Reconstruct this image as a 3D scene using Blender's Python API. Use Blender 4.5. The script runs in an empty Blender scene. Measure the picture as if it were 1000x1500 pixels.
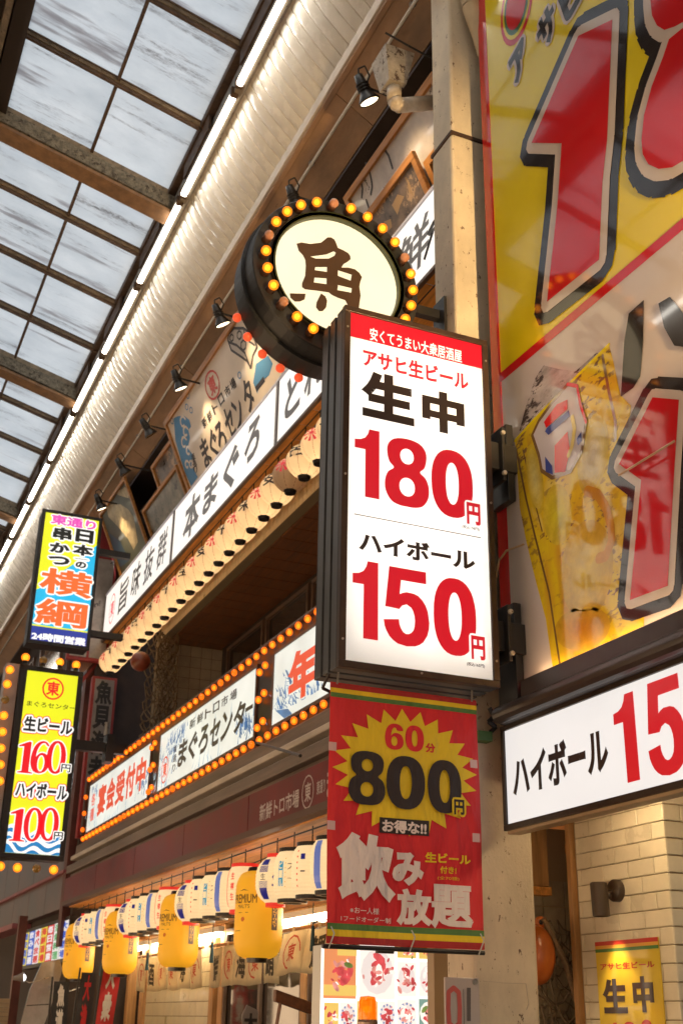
import bpy, math, random
from mathutils import Vector, Matrix
from mathutils.geometry import tessellate_polygon
random.seed(7)
scene = bpy.context.scene
COL = scene.collection

# ------------------------------------------------------------------ camera
CAM = Vector((0, 0, 1.6))
FPX = 1742.0
R3 = Matrix(((0.9150, -0.1731, -0.3646), (-0.4038, -0.3563, -0.8426), (0.0159, 0.9182, -0.3959)))
def _orth(m):
    y = Vector(m[1]).normalized(); z = Vector(m[2]); z = (z - y*y.dot(z)).normalized()
    x = y.cross(z); return Matrix((x, y, z))
# exact basis from the three vanishing points of the place (street, across, up)
def _cd(u, v): return Vector((u-500, -(v-750), -FPX)).normalized()
_Y = _cd(-335, 1485); _Z = _cd(570, -3300); _Z = (_Z - _Y*_Y.dot(_Z)).normalized(); _X = _Y.cross(_Z)
R3 = Matrix((_X, _Y, _Z))
cam_d = bpy.data.cameras.new('camera'); cam = bpy.data.objects.new('camera', cam_d); COL.objects.link(cam)
cam.matrix_world = Matrix.Translation(CAM) @ R3.to_4x4()
cam_d.sensor_fit = 'VERTICAL'; cam_d.sensor_height = 24.0; cam_d.lens = FPX/1500*24.0
cam_d.clip_start = 0.05; cam_d.clip_end = 400
cam_d.dof.use_dof = True; cam_d.dof.focus_distance = 5.9; cam_d.dof.aperture_fstop = 3.4
scene.camera = cam

# ------------------------------------------------------------------ sky, sun, exposure
SUN_EL, SUN_ROT = math.radians(52), math.radians(200)
w = bpy.data.worlds.new('World'); scene.world = w; w.use_nodes = True
nt = w.node_tree; nt.nodes.clear()
sky = nt.nodes.new('ShaderNodeTexSky'); sky.sky_type = 'NISHITA'; sky.sun_disc = False
sky.sun_elevation = SUN_EL; sky.sun_rotation = SUN_ROT; sky.air_density = 1.6; sky.dust_density = 3.0
bg = nt.nodes.new('ShaderNodeBackground'); bg.inputs[1].default_value = 0.05
wo = nt.nodes.new('ShaderNodeOutputWorld')
nt.links.new(sky.outputs[0], bg.inputs[0]); nt.links.new(bg.outputs[0], wo.inputs[0])
sun_d = bpy.data.lights.new('sun', 'SUN'); sun_d.energy = 2.0; sun_d.angle = math.radians(0.5); sun_d.color = (1, .96, .9)
sun = bpy.data.objects.new('sun', sun_d); COL.objects.link(sun)
sd = Vector((math.sin(SUN_ROT)*math.cos(SUN_EL), math.cos(SUN_ROT)*math.cos(SUN_EL), math.sin(SUN_EL)))
sun.rotation_euler = sd.to_track_quat('Z', 'Y').to_euler(); sun.location = (0, 0, 30)
scene.view_settings.view_transform = 'Standard'; scene.view_settings.look = 'None'
scene.view_settings.exposure = 1.0; scene.view_settings.gamma = 1.0
scene.view_settings.use_curve_mapping = False
scene.cycles.use_denoising = True
scene.cycles.max_bounces = 7; scene.cycles.diffuse_bounces = 4; scene.cycles.transparent_max_bounces = 8
scene.cycles.sample_clamp_indirect = 3.0; scene.cycles.use_light_tree = True

# ------------------------------------------------------------------ geometry helpers
def ray(u, v): return R3 @ Vector((u-500, -(v-750), -FPX))
class Plane:
    def __init__(s, O, r, u):
        s.O = Vector(O); s.r = Vector(r).normalized(); s.u = Vector(u).normalized(); s.n = s.r.cross(s.u)
    def pt(s, a, b, d=0): return s.O + s.r*a + s.u*b + s.n*d
    def px(s, u, v):
        d = ray(u, v); t = (s.O-CAM).dot(s.n)/d.dot(s.n); p = CAM+d*t-s.O
        return (p.dot(s.r), p.dot(s.u))
def PY(y): return Plane((0, y, 0), (1, 0, 0), (0, 0, 1))      # faces down the street towards -Y
def PX(x): return Plane((x, 0, 0), (0, -1, 0), (0, 0, 1))     # faces across the street, a = -Y
def ZM(ox, oy, s): return lambda x, y: (ox+x/s, oy+y/s)

class MB:
    def __init__(s): s.v = []; s.f = []; s.mi = []; s.m = []
    def add(s, vs, fs, m):
        if m not in s.m: s.m.append(m)
        k = s.m.index(m); b = len(s.v); s.v += [Vector(p) for p in vs]
        for f in fs: s.f.append(tuple(i+b for i in f)); s.mi.append(k)
        return s
    def box(s, p, q, m):
        (x0, y0, z0), (x1, y1, z1) = p, q
        vs = [(x, y, z) for x in (x0, x1) for y in (y0, y1) for z in (z0, z1)]
        return s.add(vs, [(0, 1, 3, 2), (4, 6, 7, 5), (0, 4, 5, 1), (2, 3, 7, 6), (0, 2, 6, 4), (1, 5, 7, 3)], m)
    def pbox(s, pl, a0, b0, a1, b1, d0, d1, m):
        vs = [pl.pt(a, b, d) for a in (a0, a1) for b in (b0, b1) for d in (d0, d1)]
        return s.add(vs, [(0, 1, 3, 2), (4, 6, 7, 5), (0, 4, 5, 1), (2, 3, 7, 6), (0, 2, 6, 4), (1, 5, 7, 3)], m)
    def frame(s, pl, a0, b0, a1, b1, w, d0, d1, m, wb=None):
        wb = wb or w
        s.pbox(pl, a0, b0, a1, b0+wb, d0, d1, m); s.pbox(pl, a0, b1-w, a1, b1, d0, d1, m)
        s.pbox(pl, a0, b0+wb, a0+w, b1-w, d0, d1, m); s.pbox(pl, a1-w, b0+wb, a1, b1-w, d0, d1, m); return s
    def quad(s, pl, a0, b0, a1, b1, d, m):
        return s.add([pl.pt(a0, b0, d), pl.pt(a1, b0, d), pl.pt(a1, b1, d), pl.pt(a0, b1, d)], [(0, 1, 2, 3)], m)
    def tess(s, pts, fn, m):
        tr = tessellate_polygon([[Vector((a, b, 0)) for a, b in pts]])
        return s.add([fn(a, b) for a, b in pts], [tuple(t) for t in tr], m)
    def poly(s, pl, pts, d, m): return s.tess(pts, lambda a, b: pl.pt(a, b, d), m)
    def prism(s, pl, pts, d0, d1, m):
        n = len(pts); s.poly(pl, pts, d1, m); s.poly(pl, pts, d0, m)
        vs = [pl.pt(a, b, d) for d in (d0, d1) for a, b in pts]
        return s.add(vs, [(i, (i+1) % n, n+(i+1) % n, n+i) for i in range(n)], m)
    def line(s, pl, pts, wd, d, m, closed=False):
        n = len(pts); rng = range(n if closed else n-1)
        for i in rng:
            a = Vector(pts[i]); b = Vector(pts[(i+1) % n]); t = (b-a)
            if t.length < 1e-6: continue
            t.normalize(); o = Vector((-t.y, t.x))*wd/2; j = d+random.random()*.0005
            s.add([pl.pt(*(a+o), j), pl.pt(*(a-o), j), pl.pt(*(b-o), j), pl.pt(*(b+o), j)], [(0, 1, 2, 3)], m)
        for i in range(n):
            j = d+random.random()*.0005; k = 8
            s.add([pl.pt(pts[i][0]+math.cos(q*6.283/k)*wd/2, pts[i][1]+math.sin(q*6.283/k)*wd/2, j) for q in range(k)], [tuple(range(k))], m)
        return s
    def tube(s, p, q, r, m, n=8, r2=None, caps=True):
        p = Vector(p); q = Vector(q); r2 = r if r2 is None else r2
        ax = (q-p).normalized(); h = Vector((0, 0, 1)) if abs(ax.z) < .9 else Vector((1, 0, 0))
        e = ax.cross(h).normalized(); g = ax.cross(e)
        vs = [c+(e*math.cos(6.2832*i/n)+g*math.sin(6.2832*i/n))*rr for c, rr in ((p, r), (q, r2)) for i in range(n)]
        fs = [(i, (i+1) % n, n+(i+1) % n, n+i) for i in range(n)]
        if caps: fs += [tuple(range(n))[::-1], tuple(range(n, 2*n))]
        return s.add(vs, fs, m)
    def path(s, pts, r, m, n=6):
        for a, b in zip(pts, pts[1:]): s.tube(a, b, r, m, n)
        return s
    def lathe(s, prof, c, m, ax=(0, 0, 1), n=16, closed=False):
        c = Vector(c); ax = Vector(ax).normalized(); h = Vector((0, 0, 1)) if abs(ax.z) < .9 else Vector((0, 1, 0))
        e = h.cross(ax).normalized() if abs(ax.z) < .9 else Vector((1, 0, 0)); g = ax.cross(e)
        vs = [c+ax*hh+(e*math.cos(6.28318*i/n)+g*math.sin(6.28318*i/n))*rr for rr, hh in prof for i in range(n)]
        k = len(prof)
        fs = [(j*n+i, j*n+(i+1) % n, (j+1)*n+(i+1) % n, (j+1)*n+i) for j in range(k-1) for i in range(n)]
        return s.add(vs, fs, m)
    def ball(s, c, r, m, n=12, sq=1.0, k=8):
        return s.lathe([(max(r*math.sin(math.pi*j/k), 1e-4), -r*sq*math.cos(math.pi*j/k)) for j in range(k+1)], c, m, n=n)

ORG = {}
def obj(name, mb, parent=None, smooth=False, bevel=0, kind=None, auto=None):
    o0 = ORG.get(parent.name, Vector((0, 0, 0))) if parent else Vector((0, 0, 0))
    me = bpy.data.meshes.new(name); me.from_pydata([p-o0 for p in mb.v], [], mb.f)
    for m in mb.m: me.materials.append(m)
    me.polygons.foreach_set('material_index', mb.mi)
    if smooth: me.polygons.foreach_set('use_smooth', [True]*len(me.polygons))
    me.update()
    o = bpy.data.objects.new(name, me); COL.objects.link(o)
    if parent: o.parent = parent
    ORG[o.name] = o0
    if bevel:
        b = o.modifiers.new('b', 'BEVEL'); b.width = bevel; b.segments = 2; b.limit_method = 'ANGLE'
    if kind: o['kind'] = kind
    return o
def thing(name, loc, label, cat, group=None):
    o = bpy.data.objects.new(name, None); COL.objects.link(o); o.location = loc; o.empty_display_size = .1
    ORG[o.name] = Vector(loc); o['label'] = label; o['category'] = cat
    if group: o['group'] = group
    return o
def tag(o, label, cat, group=None):
    o['label'] = label; o['category'] = cat
    if group: o['group'] = group
    return o
KIDS = {}
def dup(root, loc, label=None):
    def rec(o, p):
        c = o.copy(); COL.objects.link(c); c.parent = p
        for ch in [x for x in ALLK if x.parent == o]: rec(ch, c)
        return c
    ALLK = [x for x in COL.objects if x.parent]
    r = rec(root, None); r.location = loc; ORG[r.name] = Vector(loc)
    if label: r['label'] = label
    return r

# ------------------------------------------------------------------ text
TC = {}
def _sm(pts, k=3):
    """closed smooth curve through the points"""
    n = len(pts); out = []
    for i in range(n):
        p0, p1, p2, p3 = [Vector(pts[(i+j-1) % n]) for j in range(4)]
        for q in range(k):
            t = q/k; out.append(tuple(.5*((2*p1)+(p2-p0)*t+(2*p0-5*p1+4*p2-p3)*t*t+(3*p1-p0-3*p2+p3)*t**3)))
    return out
def _el(cx, cy, rx, ry, e=2.0, n=28):
    o = []
    for k in range(n):
        c, s_ = math.cos(6.28318*k/n), math.sin(6.28318*k/n)
        o.append((cx+rx*math.copysign(abs(c)**(2/e), c), cy+ry*math.copysign(abs(s_)**(2/e), s_)))
    return o
_r8 = [(.5, 1), (.79, .965), (.935, .86), (.95, .73), (.90, .61), (.80, .535), (.93, .46), (1, .33), (.985, .18), (.86, .05), (.68, .005)]
DIG = {
 '1': [[(.43, 0), (1, 0), (1, 1), (.58, 1), (.53, .93), (.42, .865), (.25, .83), (0, .815), (0, .69), (.43, .69)]],
 'O': [_el(.5, .5, .5, .5, 2.1, 36), _el(.5, .5, .24, .43, 2.1, 28)],
 'I': [[(.30, 0), (.98, 0), (.98, .03), (.80, .06), (.80, 1), (.68, 1), (.25, .86), (.25, .82), (.48, .84), (.48, .06), (.30, .03)]],
 'G': [_sm([(.92, .86), (.80, .96), (.6, 1), (.35, .95), (.12, .78), (0, .45), (.04, .22), (.2, .05), (.5, 0), (.8, .06), (.97, .2), (1, .33), (.95, .48), (.8, .6), (.58, .635), (.4, .59), (.27, .5), (.3, .68), (.42, .85), (.56, .93), (.7, .93), (.80, .86)], 2), _el(.56, .31, .19, .25, 2.1, 20)],
 '0': [_el(.5, .5, .5, .5, 2.35, 36), _el(.5, .5, .155, .31, 2.2, 28)],
 '8': [_sm(_r8+[(.5, 0)]+[(1-x, y) for x, y in _r8[:0:-1]]), _el(.5, .735, .155, .115, 2.1, 20), _el(.5, .285, .175, .135, 2.1, 20)],
 '5': [[(.12, 1), (.94, 1), (.94, .84), (.38, .84), (.35, .655)]+[(.42, .68), (.50, .695), (.66, .69), (.76, .67), (.85, .62), (.92, .56), (.97, .48), (1, .34), (.99, .26), (.95, .17), (.86, .08), (.77, .04), (.68, .015), (.5, 0), (.3, .02), (.2, .055), (.12, .1), (.06, .16), (.02, .22), (0, .3), (.33, .33), (.34, .27), (.37, .22), (.42, .175), (.48, .155), (.54, .158), (.6, .18), (.65, .22), (.67, .27), (.68, .34), (.67, .4), (.64, .46), (.6, .5), (.5, .535), (.4, .51), (.34, .46), (.03, .47)]],
 '6': [_sm([(.97, .75), (.92, .88), (.78, .97), (.55, 1), (.3, .96), (.1, .8), (0, .5), (.04, .22), (.18, .06), (.5, 0), (.8, .05), (.96, .18), (1, .33), (.96, .48), (.84, .6), (.62, .65), (.44, .61), (.335, .53), (.36, .7), (.44, .82), (.54, .85), (.62, .81), (.66, .74)], 2), _el(.5, .325, .165, .18, 2.1, 20)],
}
def _dig(ch):
    loops = DIG[ch]; vs = [p for l in loops for p in l]
    fs = [tuple(t) for t in tessellate_polygon([[Vector((x, y, 0)) for x, y in l] for l in loops])]
    ed = []; b = 0
    for l in loops: ed += [(b+i, b+(i+1) % len(l)) for i in range(len(l))]; b += len(l)
    return vs, fs, ed
def glyphs(s, off=0.0, sp=1.0):
    key = (s, off, sp)
    if s in DIG and key not in TC: TC[key] = _dig(s)
    if key not in TC:
        c = bpy.data.curves.new('t', 'FONT'); c.body = s; c.offset = off; c.resolution_u = 3; c.space_character = sp
        o = bpy.data.objects.new('t', c); COL.objects.link(o)
        dg = bpy.context.evaluated_depsgraph_get(); dg.update()
        me = bpy.data.meshes.new_from_object(o.evaluated_get(dg))
        vs = [(v.co.x, v.co.y) for v in me.vertices]; fs = [tuple(p.vertices) for p in me.polygons]
        cnt = {}
        for f in fs:
            for a, b in zip(f, f[1:]+f[:1]):
                k = (min(a, b), max(a, b)); cnt[k] = cnt.get(k, 0)+1
        TC[key] = (vs, fs, [k for k, n in cnt.items() if n == 1])
        bpy.data.objects.remove(o); bpy.data.curves.remove(c); bpy.data.meshes.remove(me)
    return TC[key]
def text(mb, pl, s, tl, br, m, d=.004, off=0.02, fat=0, outl=(), shear=0, rot=0, fn=None, sp=1.0, ky=1.0):
    """fits the string in the rectangle tl-br of the plane; off thickens the strokes; outl = [(width, material)] strokes behind"""
    if s in DIG: off = 0
    vs, fs, ed = glyphs(s, 0.0, sp)
    x0 = min(v[0] for v in vs); x1 = max(v[0] for v in vs); y0 = min(v[1] for v in vs); y1 = max(v[1] for v in vs)
    a0, b1 = tl; a1, b0 = br; a0, a1 = min(a0, a1), max(a0, a1); b0, b1 = min(b0, b1), max(b0, b1)
    fx = off*(a1-a0)/(x1-x0+1e-9+2*off); fy = off*(b1-b0)/(y1-y0+1e-9+2*off)*ky
    a0 += fx; a1 -= fx; b0 += fy; b1 -= fy
    ca, cb = (a0+a1)/2, (b0+b1)/2
    def mp(v):
        a = a0+(v[0]-x0)/(x1-x0+1e-9)*(a1-a0); b = b0+(v[1]-y0)/(y1-y0+1e-9)*(b1-b0)
        a += shear*(b-cb)
        if rot:
            da, db = a-ca, b-cb; a = ca+da*math.cos(rot)-db*math.sin(rot); b = cb+da*math.sin(rot)+db*math.cos(rot)
        return (a, b)
    P = [mp(v) for v in vs]
    F = fn or (lambda a, b, dd: pl.pt(a, b, dd))
    mb.add([F(a, b, d) for a, b in P], fs, m)
    inc = {}
    for e in ed: inc.setdefault(e[0], []).append(e[1]); inc.setdefault(e[1], []).append(e[0])
    def stroke(wx, wy, dd, mm, rnd):
        for e in ed:
            a = Vector(P[e[0]]); b = Vector(P[e[1]]); t = b-a
            if t.length < 1e-7: continue
            t.normalize(); o = Vector((-t.y*wx, t.x*wy)); j = dd+random.random()*.0005
            mb.add([F(c.x, c.y, j) for c in (a+o, a-o, b-o, b+o)], [(0, 1, 2, 3)], mm)
        for v, nb_ in inc.items():
            a = Vector(P[v]); j = dd+random.random()*.0005
            if len(nb_) == 2 and not rnd:
                d1 = a-Vector(P[nb_[0]]); d2 = Vector(P[nb_[1]])-a
                if d1.length < 1e-7 or d2.length < 1e-7: continue
                d1.normalize(); d2.normalize(); n1 = Vector((-d1.y, d1.x)); n2 = Vector((-d2.y, d2.x)); k = 1+n1.dot(n2)
                if k > 1.995: continue
                if k > .3:
                    mt = (n1+n2)/k
                    for sg in (1, -1):
                        q = [a, a+Vector((n1.x*wx, n1.y*wy))*sg, a+Vector((mt.x*wx, mt.y*wy))*sg, a+Vector((n2.x*wx, n2.y*wy))*sg]
                        mb.add([F(c.x, c.y, j) for c in q], [(0, 1, 2, 3)], mm)
                    continue
            mb.add([F(a.x+math.cos(k*1.0472)*wx, a.y+math.sin(k*1.0472)*wy, j) for k in range(6)], [tuple(range(6))], mm)
    if off: stroke(fx, fy, d-.0008, m, False)
    for i, (wd, mm) in enumerate(outl):
        dd = d-.0016*(i+1.2)
        stroke(fx+wd, fy+wd, dd, mm, True); mb.add([F(a, b, dd-.0003) for a, b in P], fs, mm)
    return mb
def ptext(mb, pl, zf, s, x0, y0, x1, y1, m, **k):
    return text(mb, pl, s, pl.px(*zf(x0, y0)), pl.px(*zf(x1, y1)), m, **k)
def ppts(pl, zf, pts): return [pl.px(*zf(x, y)) for x, y in pts]

# ------------------------------------------------------------------ materials
MC = {}
def mat(name, col, rough=.6, metal=0, emit=0, ecol=None, noise=None, bump=0, coat=0, spots=None, stretch=None, bscale=60, spec=None):
    if name in MC: return MC[name]
    m = bpy.data.materials.new(name); m.use_nodes = True; n = m.node_tree; L = n.links
    p = n.nodes['Principled BSDF']; c4 = (*col, 1)
    p.inputs['Base Color'].default_value = c4; p.inputs['Roughness'].default_value = rough
    p.inputs['Metallic'].default_value = metal; p.inputs['Coat Weight'].default_value = coat
    p.inputs['Coat Roughness'].default_value = .04
    if spec is not None: p.inputs['Specular IOR Level'].default_value = spec
    if emit:
        p.inputs['Emission Color'].default_value = (*(ecol or col), 1); p.inputs['Emission Strength'].default_value = emit
    if noise or bump or spots:
        tc = n.nodes.new('ShaderNodeTexCoord'); oi = n.nodes.new('ShaderNodeObjectInfo')
        va = n.nodes.new('ShaderNodeVectorMath'); va.operation = 'MULTIPLY_ADD'
        va.inputs[1].default_value = stretch or (1, 1, 1); L.new(tc.outputs['Object'], va.inputs[0])
        sc = n.nodes.new('ShaderNodeMath'); sc.operation = 'MULTIPLY'; sc.inputs[1].default_value = 37.0
        L.new(oi.outputs['Random'], sc.inputs[0]); L.new(sc.outputs[0], va.inputs[2])
    last = None
    if noise:
        t = n.nodes.new('ShaderNodeTexNoise'); t.inputs['Scale'].default_value = noise[0]; t.inputs['Detail'].default_value = 6
        t.inputs['Roughness'].default_value = .65
        L.new(va.outputs[0], t.inputs['Vector'])
        r = n.nodes.new('ShaderNodeValToRGB'); r.color_ramp.elements[0].position = .3; r.color_ramp.elements[1].position = .7
        a = noise[1]; r.color_ramp.elements[0].color = (*[max(0, x*(1-a)) for x in col], 1); r.color_ramp.elements[1].color = (*[min(1, x*(1+a*.6)) for x in col], 1)
        L.new(t.outputs[0], r.inputs[0]); last = r.outputs[0]
        rr = n.nodes.new('ShaderNodeMapRange'); rr.inputs[3].default_value = max(.02, rough-.12); rr.inputs[4].default_value = min(1, rough+.15)
        L.new(t.outputs[0], rr.inputs[0]); L.new(rr.outputs[0], p.inputs['Roughness'])
    if spots:
        sc_, thr, scol = spots
        t2 = n.nodes.new('ShaderNodeTexNoise'); t2.inputs['Scale'].default_value = sc_; t2.inputs['Detail'].default_value = 8; t2.inputs['Roughness'].default_value = .75
        L.new(va.outputs[0], t2.inputs['Vector'])
        r2 = n.nodes.new('ShaderNodeValToRGB'); r2.color_ramp.elements[0].position = thr; r2.color_ramp.elements[1].position = thr+.03
        L.new(t2.outputs[0], r2.inputs[0])
        mx = n.nodes.new('ShaderNodeMix'); mx.data_type = 'RGBA'; L.new(r2.outputs[0], mx.inputs['Factor'])
        if last: L.new(last, mx.inputs[6])
        else: mx.inputs[6].default_value = c4
        mx.inputs[7].default_value = (*scol, 1); last = mx.outputs[2]
    if last: L.new(last, p.inputs['Base Color'])
    if bump:
        t3 = n.nodes.new('ShaderNodeTexNoise'); t3.inputs['Scale'].default_value = bscale; t3.inputs['Detail'].default_value = 4
        L.new(va.outputs[0], t3.inputs['Vector']); b = n.nodes.new('ShaderNodeBump'); b.inputs['Strength'].default_value = bump; b.inputs['Distance'].default_value = .01 if bscale > 6 else .06
        L.new(t3.outputs[0], b.inputs['Height']); L.new(b.outputs[0], p.inputs['Normal'])
    MC[name] = m; return m
def lit(name, col, e=1.0, base=.5, rough=.35, noise=None):
    """print on a lit box or a lit surface: it gives off its own colour"""
    if name in MC: return MC[name]
    e = e*.5
    m = mat(name, tuple(c*base for c in col), rough, emit=e, ecol=col)
    if noise:
        n = m.node_tree; L = n.links; tc = n.nodes.new('ShaderNodeTexCoord'); t = n.nodes.new('ShaderNodeTexNoise')
        t.inputs['Scale'].default_value = noise[0]; t.inputs['Detail'].default_value = 5; L.new(tc.outputs['Object'], t.inputs['Vector'])
        r = n.nodes.new('ShaderNodeMapRange'); r.inputs[1].default_value = .3; r.inputs[2].default_value = .7
        r.inputs[3].default_value = e*(1-noise[1]); r.inputs[4].default_value = e*(1+noise[1]*.4)
        L.new(t.outputs[0], r.inputs[0]); L.new(r.outputs[0], n.nodes['Principled BSDF'].inputs['Emission Strength'])
    return m
def wood(name, col, sc=3.0, ax=1, rough=.5, amt=.45):
    st = [9, 9, 9]; st[ax] = .6
    return mat(name, col, rough, noise=(sc, amt), stretch=tuple(st), bump=.15, bscale=20)

M_black = mat('black_metal', (.018, .016, .015), .38, noise=(8, .3), bump=.03)
M_dark = mat('dark_brown_metal', (.028, .017, .012), .4, noise=(6, .4), bump=.05)
M_case = mat('dark_grey_casing', (.06, .062, .065), .35, noise=(5, .3), bump=.04)
M_bezel = mat('bronze_bezel', (.05, .03, .022), .35, metal=.3, noise=(9, .3))
M_beige = mat('beige_cladding', (.72, .68, .60), .25, noise=(4, .08), coat=.5, spots=(40, .72, (.3, .24, .17)))
M_lip = mat('cream_trim', (.52, .44, .36), .45, noise=(3, .2), spots=(30, .7, (.22, .15, .1)))
M_fascia = mat('stained_brown_board', (.34, .2, .11), .5, noise=(2.2, .5), spots=(9, .66, (.1, .06, .035)), stretch=(1, .4, 1), bump=.1)
M_rafter = mat('rusted_tan_steel', (.24, .175, .105), .6, noise=(12, .5), spots=(30, .6, (.05, .032, .02)), bump=.2)
M_rafterd = mat('brown_rust_steel', (.11, .065, .038), .65, noise=(14, .5), bump=.25)
M_truss = mat('crumbling_truss_coating', (.20, .17, .12), .85, noise=(25, .6), spots=(18, .55, (.06, .045, .03)), bump=.9, bscale=45)
M_column = mat('peeling_cream_paint', (.62, .53, .39), .6, noise=(3, .25), spots=(22, .605, (.10, .05, .025)), stretch=(1, 1, .6), bump=.3, bscale=80)
M_wood = wood('orange_wood', (.66, .28, .06), ax=1)
M_woodf = wood('varnished_frame_wood', (.40, .17, .04), ax=1, rough=.4)
M_woodd = wood('dark_soffit_wood', (.17, .062, .022), ax=1)
M_woodv = wood('post_wood', (.42, .22, .08), ax=2)
M_wall = mat('dark_plaster', (.045, .03, .024), .8, noise=(2, .5), bump=.2)
M_paperw = mat('white_print_paper', (.72, .70, .68), .5, noise=(3, .08))
M_ink = mat('ink_black', (.02, .018, .017), .5)
M_red_m = mat('maroon_fascia', (.15, .014, .018), .45, noise=(2, .35), spots=(5, .68, (.09, .02, .02)))
M_grey_l = mat('weathered_grey_ledge', (.17, .125, .10), .5, noise=(3, .5), stretch=(1, .25, 3), bump=.1)
M_wire = mat('black_wire', (.02, .018, .016), .5)
M_steel = mat('worn_galvanised_steel', (.42, .39, .34), .4, metal=.5, noise=(10, .4), spots=(24, .58, (.12, .07, .04)))

E_white = lit('lit_white_acrylic', (1.0, .95, .88), .90, noise=(1.5, .05))
E_red = lit('lit_red_print', (.58, .006, .018), 1.0, base=.3)
E_black = lit('lit_black_print', (.015, .008, .006), 1.0)
E_tube = lit('fluorescent_tube_glass', (1.0, .93, .82), 17.0, base=.9)
E_warmtube = lit('warm_shop_tube_glass', (1.0, .82, .56), 42.0, base=.9)
E_bulb = lit('orange_bulb_glass', (1.0, .24, .016), 1.4, base=.3)
E_bulb2 = lit('yellow_bulb_glass', (1.0, .33, .015), 1.5, base=.3)
def bulbshell(name, tint, glow, st):
    m = bpy.data.materials.new(name); m.use_nodes = True; n = m.node_tree; n.nodes.clear(); L = n.links
    t = n.nodes.new('ShaderNodeBsdfTransparent'); t.inputs[0].default_value = (*tint, 1); e = n.nodes.new('ShaderNodeEmission'); e.inputs[0].default_value = (*glow, 1); e.inputs[1].default_value = st
    x = n.nodes.new('ShaderNodeMixShader'); x.inputs[0].default_value = .55; L.new(t.outputs[0], x.inputs[1]); L.new(e.outputs[0], x.inputs[2])
    g = n.nodes.new('ShaderNodeBsdfGlossy'); g.inputs['Roughness'].default_value = .08; y = n.nodes.new('ShaderNodeMixShader'); y.inputs[0].default_value = .05; L.new(x.outputs[0], y.inputs[1]); L.new(g.outputs[0], y.inputs[2])
    o = n.nodes.new('ShaderNodeOutputMaterial'); L.new(y.outputs[0], o.inputs[0]); return m
S_or = bulbshell('orange_glass_shell', (1, .55, .12), (1, .17, .008), 1.0); S_ye = bulbshell('amber_glass_shell', (1, .62, .15), (1, .23, .010), 1.15)
E_core = lit('hot_bulb_core', (1.0, .42, .06), 3.6, base=.3); E_core2 = lit('hot_yellow_core', (1.0, .50, .08), 5.0, base=.3)
M_off = mat('unlit_bulb_glass', (.42, .2, .12), .15, coat=.5)

# ------------------------------------------------------------------ ground and street floor
g = MB(); g.add([(-150, -60, 0), (150, -60, 0), (150, 250, 0), (-150, 250, 0)], [(0, 1, 2, 3)], mat('asphalt', (.05, .05, .05), .85, noise=(2, .3)))
obj('ground', g, kind='structure')
g = MB(); g.add([(-2.75, -16, .004), (3.3, -16, .004), (3.3, 60, .004), (-2.75, 60, .004)], [(0, 1, 2, 3)], mat('street_paving', (.22, .2, .18), .5, noise=(5, .25), bump=.1))
pv = obj('pavement', g, kind='structure')

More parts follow.
